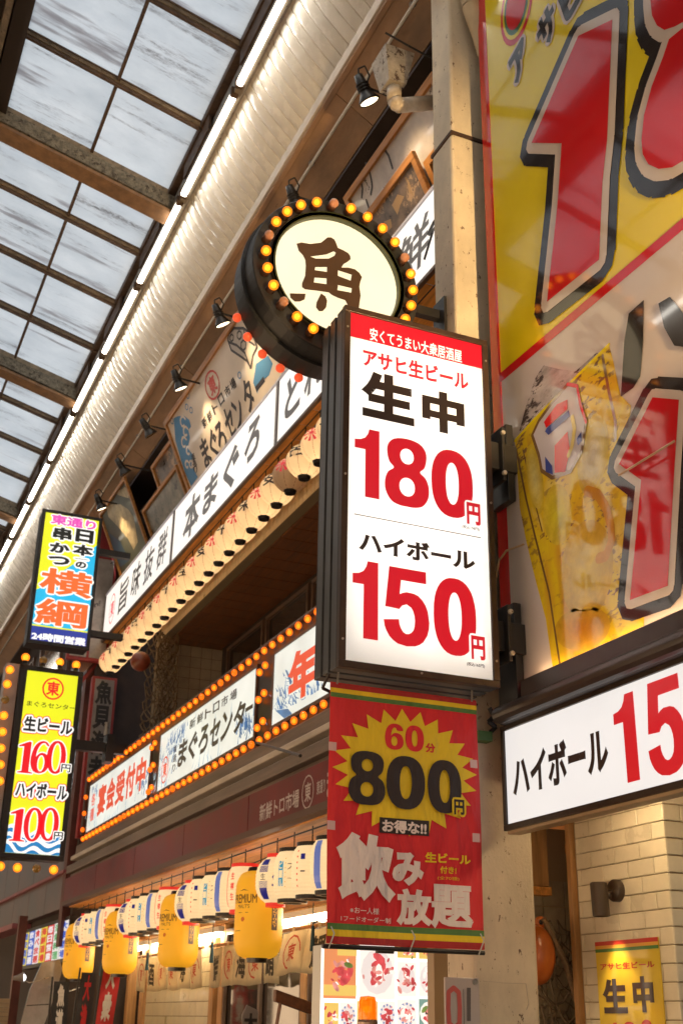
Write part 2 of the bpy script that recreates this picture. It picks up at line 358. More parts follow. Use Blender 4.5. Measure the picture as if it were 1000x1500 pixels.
# ------------------------------------------------------------------ arcade roof
XE, ZE, SL, XC = 2.38, 9.69, .27, .30
def rz(x): return ZE+SL*(XE-x)
def glassmat():
    m = bpy.data.materials.new('grimy_frosted_pane'); m.use_nodes = True; n = m.node_tree; L = n.links; n.nodes.clear()
    tc = n.nodes.new('ShaderNodeTexCoord'); oi = n.nodes.new('ShaderNodeObjectInfo')
    sc = n.nodes.new('ShaderNodeMath'); sc.operation = 'MULTIPLY'; sc.inputs[1].default_value = 50; L.new(oi.outputs['Random'], sc.inputs[0])
    def nz(st, scale, det=7, rgh=.7):
        va = n.nodes.new('ShaderNodeVectorMath'); va.operation = 'MULTIPLY_ADD'; va.inputs[1].default_value = st
        L.new(tc.outputs['Object'], va.inputs[0]); L.new(sc.outputs[0], va.inputs[2])
        t = n.nodes.new('ShaderNodeTexNoise'); t.inputs['Scale'].default_value = scale; t.inputs['Detail'].default_value = det; t.inputs['Roughness'].default_value = rgh
        L.new(va.outputs[0], t.inputs['Vector']); return t
    def ramp(t, a, b, c0=(0, 0, 0, 1), c1=(1, 1, 1, 1)):
        r = n.nodes.new('ShaderNodeValToRGB'); r.color_ramp.elements[0].position = a; r.color_ramp.elements[1].position = b
        r.color_ramp.elements[0].color = c0; r.color_ramp.elements[1].color = c1; L.new(t.outputs[0], r.inputs[0]); return r
    def mix(f, a, b, fac=1):
        x = n.nodes.new('ShaderNodeMix'); x.data_type = 'RGBA'
        if isinstance(f, float): x.inputs['Factor'].default_value = f
        else:
            mm = n.nodes.new('ShaderNodeMath'); mm.operation = 'MULTIPLY'; mm.inputs[1].default_value = fac; L.new(f, mm.inputs[0]); L.new(mm.outputs[0], x.inputs['Factor'])
        for i, v in ((6, a), (7, b)):
            if isinstance(v, tuple): x.inputs[i].default_value = v
            else: L.new(v, x.inputs[i])
        return x.outputs[2]
    base = ramp(nz((.5, 1, 1), 2.2), .3, .7, (.66, .70, .73, 1), (.80, .83, .85, 1)).outputs[0]
    # long streaks that run down the slope, at the height where dirt gathers
    st = ramp(nz((.20, 3.0, 1), 1.4, 10, .78), .545, .66).outputs[0]
    fine = ramp(nz((1.2, 3.2, 1), 14, 9, .85), .42, .58).outputs[0]
    mm = n.nodes.new('ShaderNodeMath'); mm.operation = 'MULTIPLY'; L.new(st, mm.inputs[0]); L.new(fine, mm.inputs[1])
    c = mix(mm.outputs[0], base, (.17, .15, .15, 1), .9)
    sf = ramp(nz((.16, 2.6, 1), 1.5, 7, .6), .60, .67).outputs[0]
    sp_ = ramp(nz((1, 1.6, 1), 34, 6, .9), .60, .72).outputs[0]
    c = mix(sp_, c, (.40, .38, .36, 1), .5)
    c = mix(sf, c, (.30, .27, .28, 1), .55)
    tr = n.nodes.new('ShaderNodeBsdfTranslucent'); L.new(c, tr.inputs[0])
    gl = n.nodes.new('ShaderNodeBsdfDiffuse'); L.new(c, gl.inputs[0])
    ms = n.nodes.new('ShaderNodeMixShader'); ms.inputs[0].default_value = .15
    L.new(tr.outputs[0], ms.inputs[1]); L.new(gl.outputs[0], ms.inputs[2])
    o = n.nodes.new('ShaderNodeOutputMaterial'); L.new(ms.outputs[0], o.inputs[0]); return m
M_glass = glassmat()
roof = thing('arcade_roof', (XC, 20, 0), 'pitched arcade roof of grimy frosted panes between rusty brown glazing bars', 'roof')
Y0, YP = 5.6, 1.15
def slab(mb, x0, x1, y0, y1, dz0, dz1, m):
    a = [(x, y, rz(x)+d) for x in (x0, x1) for y in (y0, y1) for d in (dz0, dz1)]
    mb.add(a, [(0, 1, 3, 2), (4, 6, 7, 5), (0, 4, 5, 1), (2, 3, 7, 6), (0, 2, 6, 4), (1, 5, 7, 3)], m)
def mirror_x(mb):
    q = MB(); q.m = list(mb.m); q.mi = list(mb.mi); q.f = [tuple(reversed(f)) for f in mb.f]
    q.v = [Vector((2*XC-p.x, p.y, p.z)) for p in mb.v]; return q
panes = []
for (xa, xb) in ((1.50, 2.38), (.60, 1.50)):
    mb = MB(); slab(mb, xa, xb, 0, YP, .0, .006, M_glass); panes.append(mb)
    panes.append(mirror_x(mb))
proto = [obj('roof_pane', p, roof) for p in panes]
for p in proto: p.data.transform(Matrix.Translation((0, 20, 0)))
OPQ = (13, 19)
opaque = mat('dark_roof_boarding', (.06, .045, .035), .8, noise=(4, .5))
k0 = -15
for k in range(k0, 38):
    y = Y0+k*YP
    for i, p in enumerate(proto):
        if OPQ[0] <= k < OPQ[1]: continue
        c = p if (k == k0) else p.copy()
        if k != k0: COL.objects.link(c)
        c.location = (0, y-20, 0)
op = MB()
for sgn in (0, 1):
    b = MB(); slab(b, .6, 2.38, Y0+OPQ[0]*YP, Y0+OPQ[1]*YP, .01, .05, opaque)
    b = b if not sgn else mirror_x(b); op.add(b.v, b.f, opaque)
obj('roof_boarding', op, roof)
def bar_pair(name, mk):
    out = []
    for sgn in (0, 1):
        b = MB(); mk(b); b = mirror_x(b) if sgn else b; out.append(obj(name, b, roof))
    return out
def mk_bar(b):
    slab(b, .5, 2.42, 20-.028, 20+.028, -.05, -.004, M_rafter); slab(b, .5, 2.42, 20-.016, 20+.016, -.085, -.052, M_rafterd)
    slab(b, .5, 2.42, 20-.05, 20-.037, -.02, -.006, M_rafterd); slab(b, .5, 2.42, 20+.037, 20+.05, -.02, -.006, M_rafterd)
bars = bar_pair('glazing_bar', mk_bar)
def mk_truss(b):
    slab(b, .3, 2.46, 20-.10, 20+.06, -.26, -.10, M_truss); slab(b, .3, 2.46, 20+.062, 20+.12, -.29, -.24, M_rafterd)
    slab(b, .3, 2.46, 20-.11, 20+.12, -.33, -.292, mat('ochre_steel_flange', (.25, .13, .055), .55, noise=(9, .4)))
    slab(b, .3, 2.46, 20-.05, 20+.05, -.10, -.004, M_rafter)
trs = bar_pair('truss', mk_truss)
for k in range(k0, 39):
    src = trs if k % 4 == 0 else bars
    for s in src:
        c = s.copy(); COL.objects.link(c); c.location = (0, Y0+k*YP-20, 0)
for s in trs+bars: bpy.data.objects.remove(s)
mb = MB()
def mk_purlin(b): slab(b, 1.485, 1.515, -12, 50, -.045, -.010, M_rafterd)
bar_pair('purlin', mk_purlin)
def mk_ridge(b): slab(b, .44, .60, -12, 50, -.16, -.01, mat('blackened_ridge_beam', (.035, .022, .015), .7)); slab(b, .36, .42, -12, 50, -.24, -.03, M_rafter)
bar_pair('ridge_beam', mk_ridge)
b = MB(); b.box((XC-.3, -12, rz(.6)+.02), (XC+.3, 50, rz(.6)+.06), opaque); obj('ridge_cap', b, roof)
# eaves gutter plates: brown plates that stand in front of the pane ends, two per bay
pl_b = []
for s in (0, 1):
    b = MB(); b.box((2.36, 20, ZE-.24), (2.385, 20+.82, ZE-.02), M_rafterd); b.box((2.386, 20, ZE-.22), (2.40, 20+.80, ZE-.20), M_rafter)
    b = mirror_x(b) if s else b; pl_b.append(obj('gutter_plate', b, roof))
yy = 0.2
n_ = 0
while yy < 45:
    for s in pl_b:
        c = s.copy(); COL.objects.link(c); c.location = (0, yy-20, 0)
    yy += 1.72
for s in pl_b: bpy.data.objects.remove(s)
for s in (0, 1):
    b = MB(); b.box((2.405, -12, ZE-.30), (2.50, 50, ZE-.10), M_steel); b.box((2.34, -12, ZE-.06), (2.50, 50, ZE+.10), M_rafterd)
    b.box((2.39, -12, ZE-.36), (2.46, 50, ZE-.30), mat('lamp_batten', (.22, .18, .13), .5, noise=(5, .3)))
    b = mirror_x(b) if s else b; obj('gutter', b, roof)

# unseen gable screens added to keep daylight out at both ends
for y, nm in ((-12.3, 'weathered boarding gable closing the near end of the arcade'), (50.1, 'dark boarded gable closing the far end of the arcade')):
    b = MB(); b.prism(Plane((0, y, 0), (1, 0, 0), (0, 0, 1)), [(-3.4, 8.2), (4.0, 8.2), (4.0, 9.4), (XC, 10.6), (-3.4, 9.4)], -.1, .1, mat('grey_boarding', (.2, .18, .16), .8, noise=(4, .3)))
    tag(obj('gable_screen', b), nm, 'gable')

# ------------------------------------------------------------------ coved cornice of beige cladding strips, lip, slanted fascia
X1, Z1, X2, Z2 = 2.44, 9.50, 2.93, 8.90
def cornice(mir):
    t = thing('arcade_cornice', (2.93 if not mir else 2*XC-2.93, 20, 8), ('glossy beige ribbed cornice lit by the tube row above the building with the lanterns', 'beige ribbed cornice on the opposite side of the arcade')[mir], 'cornice')
    dx, dz = X2-X1, Z2-Z1; ln = math.hypot(dx, dz); nx, nz = dz/ln, -dx/ln  # outward normal to the street
    nx, nz = (-abs(nx), -abs(nz))
    prof = [(0, .001), (.005, -.013), (.009, -.013), (.014, .001), (.045, .006), (.078, .008), (.112, .006), (.14, 0.001)]
    b = MB(); vs = []
    arcs = 5
    for j in range(arcs+1):
        s = j/arcs; bow = -.03*math.sin(math.pi*s)
        for (yy, h) in prof:
            vs.append((X1+dx*s+nx*(h-bow), 20+yy, Z1+dz*s+nz*(h-bow)))
    n = len(prof)
    b.add(vs, [(j*n+i, j*n+i+1, (j+1)*n+i+1, (j+1)*n+i) for j in range(arcs) for i in range(n-1)], M_beige)
    if mir: b = mirror_x(b)
    o = obj('cladding_strip', b, t)
    y0 = 3.4 if not mir else 2.0; N = 285
    for k in range(N):
        c = o.copy(); COL.objects.link(c); c.location = (0, y0+.14*k-20, 0)
    bpy.data.objects.remove(o)
    b = MB(); far = y0+.14*N
    for (ya, yb) in ((-12, y0), (far, 50)):
        b.add([(X1, ya, Z1), (X2, ya, Z2), (X2, yb, Z2), (X1, yb, Z1)], [(0, 1, 2, 3)], M_beige)
    b.box((X1-.03, -12, Z1), (X1+.03, 50, Z1+.08), M_lip)
    if mir: b = mirror_x(b)
    obj('cladding_sheet', b, t)
    b = MB(); b.box((2.93, -12, 8.79), (3.0, 50, 8.94), M_lip); b.box((2.95, -12, 8.765), (3.0, 50, 8.789), M_fascia)
    if mir: b = mirror_x(b)
    obj('lip_trim', b, t, bevel=.006)
    # slanted brown boards with butt joints
    y = -12
    first = True
    while y < 50:
        b = MB(); L_ = 2.4
        b.add([(2.985, y+.004, 8.80), (2.985, y+L_-.004, 8.80), (3.35, y+L_-.004, 8.57), (3.35, y+.004, 8.57),
               (2.985, y+.004, 8.84), (2.985, y+L_-.004, 8.84), (3.38, y+L_-.004, 8.61), (3.38, y+.004, 8.61)],
              [(0, 1, 2, 3), (7, 6, 5, 4), (0, 4, 5, 1), (1, 5, 6, 2), (2, 6, 7, 3), (3, 7, 4, 0)], M_fascia)
        if mir: b = mirror_x(b)
        obj('fascia_board', b, t); y += L_
    b = MB(); b.tube((3.12, -12, 8.692), (3.12, 50, 8.692), .014, mat('white_conduit', (.62, .58, .5), .35), 8)
    for k in range(-10, 45, 2): b.box((3.10, k, 8.69), (3.145, k+.03, 8.725), M_steel)
    if mir: b = mirror_x(b)
    obj('conduit', b, t, smooth=True)
    b = MB(); b.box((3.40, -12, 8.62), (3.75, 50, 8.66), M_wall)
    if mir: b = mirror_x(b)
    obj('soffit_board', b, t)
    return t
cornice(0); cornice(1)

# fluorescent tubes in a row
def tubelamp(x, y, label, L_=1.60):
    t = thing('tube_light', (x, y, 9.40), label, 'tube light', 'tube lights in a row under the arcade eaves')
    b = MB(); b.tube((x, y+.03, 9.33), (x, y+L_-.03, 9.33), .030, E_tube, 10); obj('lamp_tube', b, t, smooth=True)
    b = MB(); b.box((x-.03, y, 9.355), (x+.03, y+L_, 9.40), mat('lamp_tray', (.22, .19, .15), .4))
    b.box((x-.035, y-.01, 9.30), (x+.035, y+.028, 9.40), M_rafterd); b.box((x-.035, y+L_-.028, 9.30), (x+.035, y+L_+.01, 9.40), M_rafterd); obj('lamp_housing', b, t)
    return t
words = ['topmost, cut by the top edge', 'second from the top', 'third from the top', 'fourth from the top', 'fifth from the top', 'sixth from the top', 'seventh from the top', 'eighth from the top', 'ninth from the top', 'tenth from the top', 'eleventh from the top', 'twelfth from the top']
TX = 2.40
tl0 = tubelamp(TX, 6.42, 'white tube light of the eaves row, '+words[0])
for i in range(1, 12): dup(tl0, (TX, 6.42+1.71*i, 9.40), 'white tube light of the eaves row, '+words[i])
for i in range(12, 24):
    c = dup(tl0, (TX, 6.42+1.71*i, 9.40), 'white tube light far down the arcade, past the yellow lightbox signs')
for i in range(-8, 0):
    c = dup(tl0, (TX, 6.42+1.71*i, 9.40), 'white tube light of the eaves row, above the camera out of frame')
for i in range(-6, 22):
    dup(tl0, (2*XC-TX, 6.42+1.71*i, 9.40), 'white tube light along the opposite eaves')['group'] = 'tube lights along the opposite eaves'

# ------------------------------------------------------------------ buildings
FX = 3.5
shop = thing('fish_restaurant_building', (FX, 11, 0), 'restaurant building with wood-lined terrace, maroon fascia and tiled shop front', 'building')
# upper wall behind the leaning boards
b = MB(); b.box((3.75, 5.6, 6.74), (3.95, 17.2, 9.6), M_wall); obj('wall', b, shop)
# canopy: planked soffit, tiled beam
b = MB(); b.box((3.50, 5.7, 6.72), (3.95, 17.2, 6.738), M_woodd); obj('canopy_board', b, shop)
b = MB(); b.box((3.51, 0, 6.695), (3.948, .30, 6.718), M_wood); pk = obj('soffit_plank', b, shop)
y = 5.7
while y < 16.9:
    c = pk.copy(); COL.objects.link(c); c.location = (0, y, 0); y += .315
bpy.data.objects.remove(pk)
M_tile = mat('cream_mosaic_tile', (.70, .58, .34), .3, noise=(3, .2), coat=.3)
M_tileg = mat('tile_joint', (.16, .12, .07), .8)
b = MB(); b.box((3.955, 5.7, 6.345), (4.07, 15.25, 6.70), M_tileg); obj('tiled_beam', b, shop)
b = MB(); b.box((3.950, .006, 0), (3.955, .098, .072), M_tile); tl = obj('tile', b, shop)
y = 8.0; ys = []
while y < 15.2: ys.append(y); y += .104
for j in range(2):
    for y in ys[:69]:
        c = tl.copy(); COL.objects.link(c); c.location = (0, y, 6.35+.078*j)
bpy.data.objects.remove(tl)
b = MB()
for j in range(4):
    y = 5.72
    while y < 15.2:
        if not (j < 2 and y > 7.95): b.box((3.951, y, 6.35+.078*j), (3.955, y+.092, 6.35+.078*j+.072), M_tile)
        y += .104
b.box((3.955, 0, 6.0), (3.956, .01, 6.001), M_tile)
obj('tile_field', b, shop, kind='stuff')
# terrace recess: ceiling planks, end wall with square tiles, back windows
b = MB()
b.box((4.07, 5.7, 6.36), (5.0, 15.3, 6.40), M_woodd); obj('recess_ceiling', b, shop)
b = MB(); b.box((4.08, 0, 6.335), (4.82, .295, 6.357), M_woodd); pk = obj('ceiling_plank', b, shop)
y = 5.75
while y < 15.1:
    c = pk.copy(); COL.objects.link(c); c.location = (0, y, 0); y += .31
bpy.data.objects.remove(pk)
M_stile = mat('pale_square_tile', (.44, .38, .30), .35, noise=(5, .2), coat=.2)
b = MB(); b.box((3.95, 15.262, 3.6), (4.9, 15.4, 6.36), M_tileg); obj('end_wall', b, shop)
b = MB(); b.box((0, 15.255, 0), (.142, 15.262, .142), M_stile); tl = obj('square_tile', b, shop)
for i in range(6):
    for j in range(13):
        c = tl.copy(); COL.objects.link(c); c.location = (3.962+.15*i, 0, 4.385+.15*j)
bpy.data.objects.remove(tl)
b = MB(); b.box((4.86, 5.7, 3.6), (5.0, 15.3, 6.36), M_wall); obj('back_wall', b, shop)
M_win = mat('dark_window_glass', (.03, .022, .018), .08, coat=.5)
M_brownf = mat('brown_window_frame', (.11, .065, .045), .45, noise=(6, .3))
P = PX(4.84)
for k in range(6):
    y = 14.9-1.5*k
    b = MB(); b.frame(P, -y, 4.5, -(y-1.4), 6.26, .05, -.02, .04, M_brownf); wf = obj('window', b, shop)
    b = MB(); b.quad(P, -y+.05, 4.55, -(y-1.4)-.05, 6.21, .0, M_win); obj('pane', b, wf)
# parapet ledge, mouldings, maroon fascia
b = MB()
b.box((3.46, 5.7, 3.66), (3.62, 17.0, 3.80), M_grey_l); b.box((3.40, 5.7, 3.60), (3.60, 17.0, 3.655), M_lip)
b.box((3.50, 5.7, 3.53), (3.62, 17.0, 3.598), M_black); b.box((3.36, 5.7, 3.42), (3.60, 17.0, 3.525), M_grey_l)
b.box((3.42, 5.7, 3.36), (3.60, 17.0, 3.418), M_grey_l); obj('ledge', b, shop, bevel=.012)
P = PX(3.36); y = 17.0
while y > 6:
    b = MB(); y2 = y-1.85
    b.box((3.36, y2+.006, 3.055), (3.42, y-.006, 3.355), M_red_m); o = obj('fascia_panel', b, shop, bevel=.004); y = y2
b = MB(); b.box((3.34, 5.7, 3.00), (3.44, 17.0, 3.052), mat('dark_brown_board', (.10, .05, .035), .5)); obj('fascia_edge', b, shop)
b = MB(); zz = ZM(100, 800, 2.5); mw = mat('faded_white_print', (.5, .42, .4), .5)
ptext(b, P, zz, '新鮮トロ市場', 703, 948, 845, 955, mw, d=.003); 
a, c_ = P.px(*zz(878, 900)); b.line(P, [(a+.11*math.cos(t*.3927), c_+.12*math.sin(t*.3927)) for t in range(16)], .012, .003, mw, True)
text(b, P, '東', (a-.06, c_+.07), (a+.06, c_-.07), mw, d=.003)
text(b, P, 'まぐろセンター', (a+.36, c_+.11), (a+1.8, c_-.11), mw, d=.003)
text(b, P, '東通り', (a+.17, c_+.05), (a+.33, c_-.05), mw, d=.003)
obj('lettering', b, shop)
# wood soffit over the shop front
b = MB(); b.box((3.44, 5.7, 3.02), (4.7, 17.0, 3.04), M_woodd); obj('soffit_backing', b, shop)
b = MB(); b.box((0, 5.7, 2.99), (.145, 17.0, 3.018), M_wood); pk = obj('soffit_plank', b, shop)
for i in range(8):
    c = pk.copy(); COL.objects.link(c); c.location = (3.45+.15*i, 0, 0)
bpy.data.objects.remove(pk)
# shop front: header, posts, tiled wall, glass
XF = 4.2
b = MB(); b.box((4.24, 5.7, 2.62), (4.34, 16.8, 2.98), M_wood); b.box((4.20, 5.7, 2.56), (4.36, 16.8, 2.615), M_woodf); obj('header_beam', b, shop, bevel=.004)
for y in (16.6, 15.9, 13.05, 12.75, 10.45, 8.6, 7.4):
    b = MB(); b.box((4.24, y-.07, 0), (4.36, y+.07, 2.56), M_woodv); obj('post', b, shop, bevel=.006)
b = MB(); b.box((4.9, 5.7, 0), (5.0, 17.0, 2.99), mat('shop_back_wall', (.30, .22, .12), .7, noise=(2, .3))); obj('interior_wall', b, shop)
b = MB(); b.box((3.5, 17.0, 0), (5.0, 17.15, 9.6), M_wall); obj('party_wall', b, shop)
M_btile = mat('cream_wall_tile', (.56, .47, .29), .3, noise=(4, .15), coat=.3)
for (ya, yb) in ((13.1, 15.85),):
    b = MB(); b.box((4.30, ya, 0), (4.34, yb, 2.56), M_tileg); obj('tiled_wall', b, shop)
    b = MB(); b.box((4.29, .004, .004), (4.30, .296, .146), M_btile); tl = obj('wall_tile', b, shop)
    for i in range(9):
        for j in range(17):
            c = tl.copy(); COL.objects.link(c); c.location = (0, ya+.01+.30*i, .0+.15*j)
    bpy.data.objects.remove(tl)
b = MB(); b.box((4.30, 13.1, 1.0), (4.312, 15.85, 1.12), mat('grey_tile_band', (.25, .22, .17), .4)); 
for (ya, yb) in ((10.5, 12.7), (8.65, 10.4), (7.45, 8.55)):
    b = MB(); b.box((4.29, ya, .1), (4.31, yb, 2.5), M_win); obj('glass_door', b, shop)
    b = MB(); b.frame(PX(4.28), -yb, .1, -ya, 2.5, .06, 0, .03, M_brownf); b.pbox(PX(4.28), -(ya+yb)/2-.03, .16, -(ya+yb)/2+.03, 2.44, 0, .03, M_brownf); obj('door_frame', b, shop)

# warm tubes above the curtains
def shoptube(y, L_, label):
    t = thing('tube_light', (4.12, y, 2.5), label, 'tube light', 'warm tube lights over the shop front')
    b = MB(); b.tube((4.17, y, 2.44), (4.17, y+L_, 2.44), .024, E_warmtube, 10); obj('lamp_tube', b, t, smooth=True)
    b = MB(); b.box((4.14, y-.02, 2.466), (4.20, y+L_+.02, 2.52), M_paperw); obj('lamp_housing', b, t)
shoptube(9.35, 2.6, 'long warm tube light over the curtains, beside the nearest gold lantern')
shoptube(12.6, 2.6, 'warm tube light over the curtains between the two middle gold lanterns')
shoptube(15.5, 1.2, 'short warm tube light behind the farthest gold lanterns')

# neighbour building down the street
nb = thing('neighbour_building', (3.45, 24, 0), 'next building down the street with brownish vinyl panels behind the yellow lightbox signs', 'building')
b = MB(); b.box((3.6, 17.2, 0), (5.2, 49.5, 9.6), M_wall); obj('wall', b, nb)
M_vinyl = mat('grubby_mauve_vinyl', (.13, .07, .062), .45, noise=(1.5, .45), bump=.1, coat=.2)
for k in range(16):
    y = 17.25+1.4*k
    b = MB(); b.box((3.42, y+.008, 3.0), (3.55, y+1.392, 3.46), M_vinyl); obj('vinyl_panel', b, nb, bevel=.004)
    b = MB(); b.box((3.46, y+.008, 3.50), (3.56, y+1.392, 4.25), M_vinyl); obj('vinyl_panel', b, nb, bevel=.004)
b = MB(); b.box((3.36, 17.2, 3.46), (3.6, 42, 3.50), mat('dusty_rose_trim', (.30, .09, .10), .5, noise=(3, .3))); b.box((3.30, 20.6, 2.92), (3.6, 42, 3.0), MC['dusty_rose_trim']); obj('trim', b, nb)
for k in range(10):
    y = 17.6+2.9*k
    b = MB(); b.frame(PX(3.6), -(y+2.2), 4.7, -y, 8.2, .07, 0, .05, M_brownf); wf = obj('window', b, nb)
    b = MB(); b.quad(PX(3.6), -(y+2.13), 4.77, -y-.07, 8.13, .01, M_win); obj('pane', b, wf)
b = MB(); b.box((3.4, 17.2, 2.5), (3.62, 17.4, 8.5), mat('reddish_brown_post', (.12, .035, .025), .5, noise=(4, .4))); obj('corner_post', b, nb)

# building on the right of the column: header, tiled pier, recess
rb = thing('corner_shop_building', (3.9, 3, 0), 'cream tiled shop on the right below the highball sign', 'building')
b = MB(); b.box((3.36, -12, 2.76), (5.2, 5.2, 9.4), M_wall); obj('upper_wall', b, rb)
M_sub = mat('glazed_cream_brick_tile', (.76, .68, .50), .28, noise=(1.1, .26), coat=.35, bump=.05)
M_grt = mat('brown_tile_joint', (.40, .30, .18), .85)
b = MB(); b.box((3.915, 4.915, 0), (5.2, 5.70, 2.73), M_grt); obj('tiled_pier', b, rb)
rowh = .0835; tw = .213
tt = {}
def tile(L_, nm='brick_tile'):
    key = round(L_, 3)
    if key not in tt:
        m = MB(); g_ = .0022
        # cushion-edged tile on the street face
        x0, x1 = 3.900, 3.915; e = .004
        o0 = [(x1, g_, g_), (x1, L_-g_, g_), (x1, L_-g_, rowh-g_), (x1, g_, rowh-g_)]
        o1 = [(x0+.003, g_, g_), (x0+.003, L_-g_, g_), (x0+.003, L_-g_, rowh-g_), (x0+.003, g_, rowh-g_)]
        o2 = [(x0, g_+e, g_+e), (x0, L_-g_-e, g_+e), (x0, L_-g_-e, rowh-g_-e), (x0, g_+e, rowh-g_-e)]
        m.add(o0+o1+o2, [(i, (i+1) % 4, 4+(i+1) % 4, 4+i) for i in range(4)]+[(4+i, 4+(i+1) % 4, 8+(i+1) % 4, 8+i) for i in range(4)]+[(8, 9, 10, 11)], M_sub)
        tt[key] = obj(nm, m, rb); return tt[key], True
    return tt[key], False
def puttile(L_, y, z):
    o, new = tile(L_)
    if not new: c = o.copy(); COL.objects.link(c); o = c
    o.location = (random.uniform(-.0008, .0008), y, z)
for r in range(32):
    z = 2.725-rowh*(r+1); y = 4.9
    L0 = tw if r % 2 else tw/2
    while y < 5.66:
        L_ = min(L0, 5.675-y); puttile(round(L_, 3), y, z); y += L_; L0 = tw
# camera-facing face of the pier
tb = {}
for r in range(16):
    z = 2.725-rowh*(r+1); x = 3.9
    L0 = tw/2 if r % 2 else tw
    while x < 4.7:
        key = round(L0, 3)
        if key not in tb:
            m = MB(); m.box((.0035, 4.900, .0035), (L0-.0035, 4.915, rowh-.0035), M_sub); tb[key] = obj('brick_tile', m, rb, bevel=.003); o = tb[key]
        else: o = tb[key].copy(); COL.objects.link(o)
        o.location = (x+.002, 0, z); x += L0; L0 = tw
b = MB(); b.box((3.88, 5.70, 0), (3.96, 5.74, 2.73), M_woodv); obj('wood_trim', b, rb, bevel=.003)
for i in range(3):
    b = MB(); x = 3.42+.16*i; b.box((x+.003, 5.95, 2.33), (x+.157, 5.98, 2.73), M_woodv); obj('wood_board', b, rb)
b = MB(); b.box((3.42, 5.93, 2.28), (3.9, 6.0, 2.325), M_wood); obj('wood_rail', b, rb)
M_rect = mat('recess_tile', (.42, .34, .22), .4, noise=(5, .3))
b = MB(); b.box((3.3, 6.22, 0), (5.2, 6.3, 2.7), M_grt); obj('recess_wall', b, rb)
for i in range(6):
    for j in range(6):
        b = MB(); x = 3.72+.15*i; z = 1.5+.15*j; b.box((x+.004, 6.21, z+.004), (x+.146, 6.22, z+.146), M_rect); obj('recess_tile', b, rb)
b = MB(); b.box((3.31, 3.2, 2.735), (5.2, 6.3, 2.755), M_woodf); obj('soffit', b, rb)

# opposite side of the arcade (mirrored in the glossy sign, for other viewpoints, windows glowing as added fill)
ob = thing('opposite_building', (-2.9, 10, 0), 'plain shop building on the opposite side of the arcade', 'building')
b = MB(); b.box((-4.5, -12, 0), (-2.9, 49.5, 9.6), mat('opposite_render', (.2, .17, .14), .7, noise=(1.5, .3))); obj('wall', b, ob)
for k in range(9):
    y = -10+6*k
    b = MB(); b.frame(PX(-2.9), -(y+4.6), 4.6, -y, 7.4, .08, -.06, 0, M_brownf); o = obj('window', b, ob); b = MB(); b.box((-2.9, y+.08, 4.68), (-2.88, y+4.52, 7.32), M_win); obj('pane', b, o)
    b = MB(); b.box((-2.9, y, 0), (-2.87, y+4.6, 2.6), lit('lit_shop_window', (1.0, .68, .40), 3.4, noise=(2, .4))); obj('shop_window', b, ob)  # window glow added as warm fill for the street
    b = MB(); b.box((-2.9, y-.6, 2.7), (-2.62, y+5.2, 3.4), (M_red_m, M_grey_l)[k % 2]); obj('shop_fascia', b, ob)
for k in range(3):
    y = -10+3.3*k
    b = MB(); b.box((3.33, y, .2), (3.36, y+2.8, 2.4), MC['lit_shop_window']); obj('shop_window', b, rb)  # unseen panes near the camera, their glow also added for warm fill

# ------------------------------------------------------------------ arcade column
colm = thing('arcade_column', (3.05, 5.35, 0), 'square steel arcade column with peeling cream paint between the two white price signs', 'column')
b = MB(); b.box((3.05, 5.35, 0), (3.42, 5.62, 6.93), M_column); b.box((3.055, 5.355, 6.945), (3.415, 5.615, 9.6), M_column); obj('shaft', b, colm, bevel=.02)
b = MB(); b.box((3.045, 5.345, 6.925), (3.425, 5.625, 6.95), mat('rusty_joint', (.05, .025, .015), .8)); obj('joint', b, colm)
b = MB(); b.box((2.9, 5.40, 8.3), (3.05, 5.58, 9.2), M_fascia); obj('bracket', b, colm)

t = thing('floodlight', (3.0, 1.4, 3.9), 'black floodlight on the shop wall beside the camera, washing the column', 'floodlight')  # lamp added out of view for the warm light on the column front
fd = Vector((.05, 3.95, 1.75)).normalized(); fp = Vector((3.02, 1.4, 4.0))
b = MB(); b.lathe([(.001, -.10), (.07, -.09), (.10, .0), (.10, .03)], fp, M_black, ax=fd, n=20); obj('lamp_head', b, t, smooth=True)
b = MB(); b.path([(3.34, 1.3, 3.9), (3.15, 1.32, 3.9), fp-fd*.08], .015, M_black); obj('arm', b, t)
b = MB(); b.lathe([(.001, .02), (.095, .02)], fp, lit('flood_lens', (1, .7, .4), 8.0), ax=fd, n=20); obj('lens', b, t)
l = bpy.data.lights.new('flood_bulb', 'SPOT'); l.energy = 640; l.color = (1, .66, .30); l.spot_size = math.radians(40); l.spot_blend = .5; l.shadow_soft_size = .06
lo = bpy.data.objects.new('flood_bulb', l); COL.objects.link(lo); lo.parent = t; lo.location = fp+fd*.06-Vector(t.location); lo.rotation_euler = (-fd).to_track_quat('Z', 'Y').to_euler()

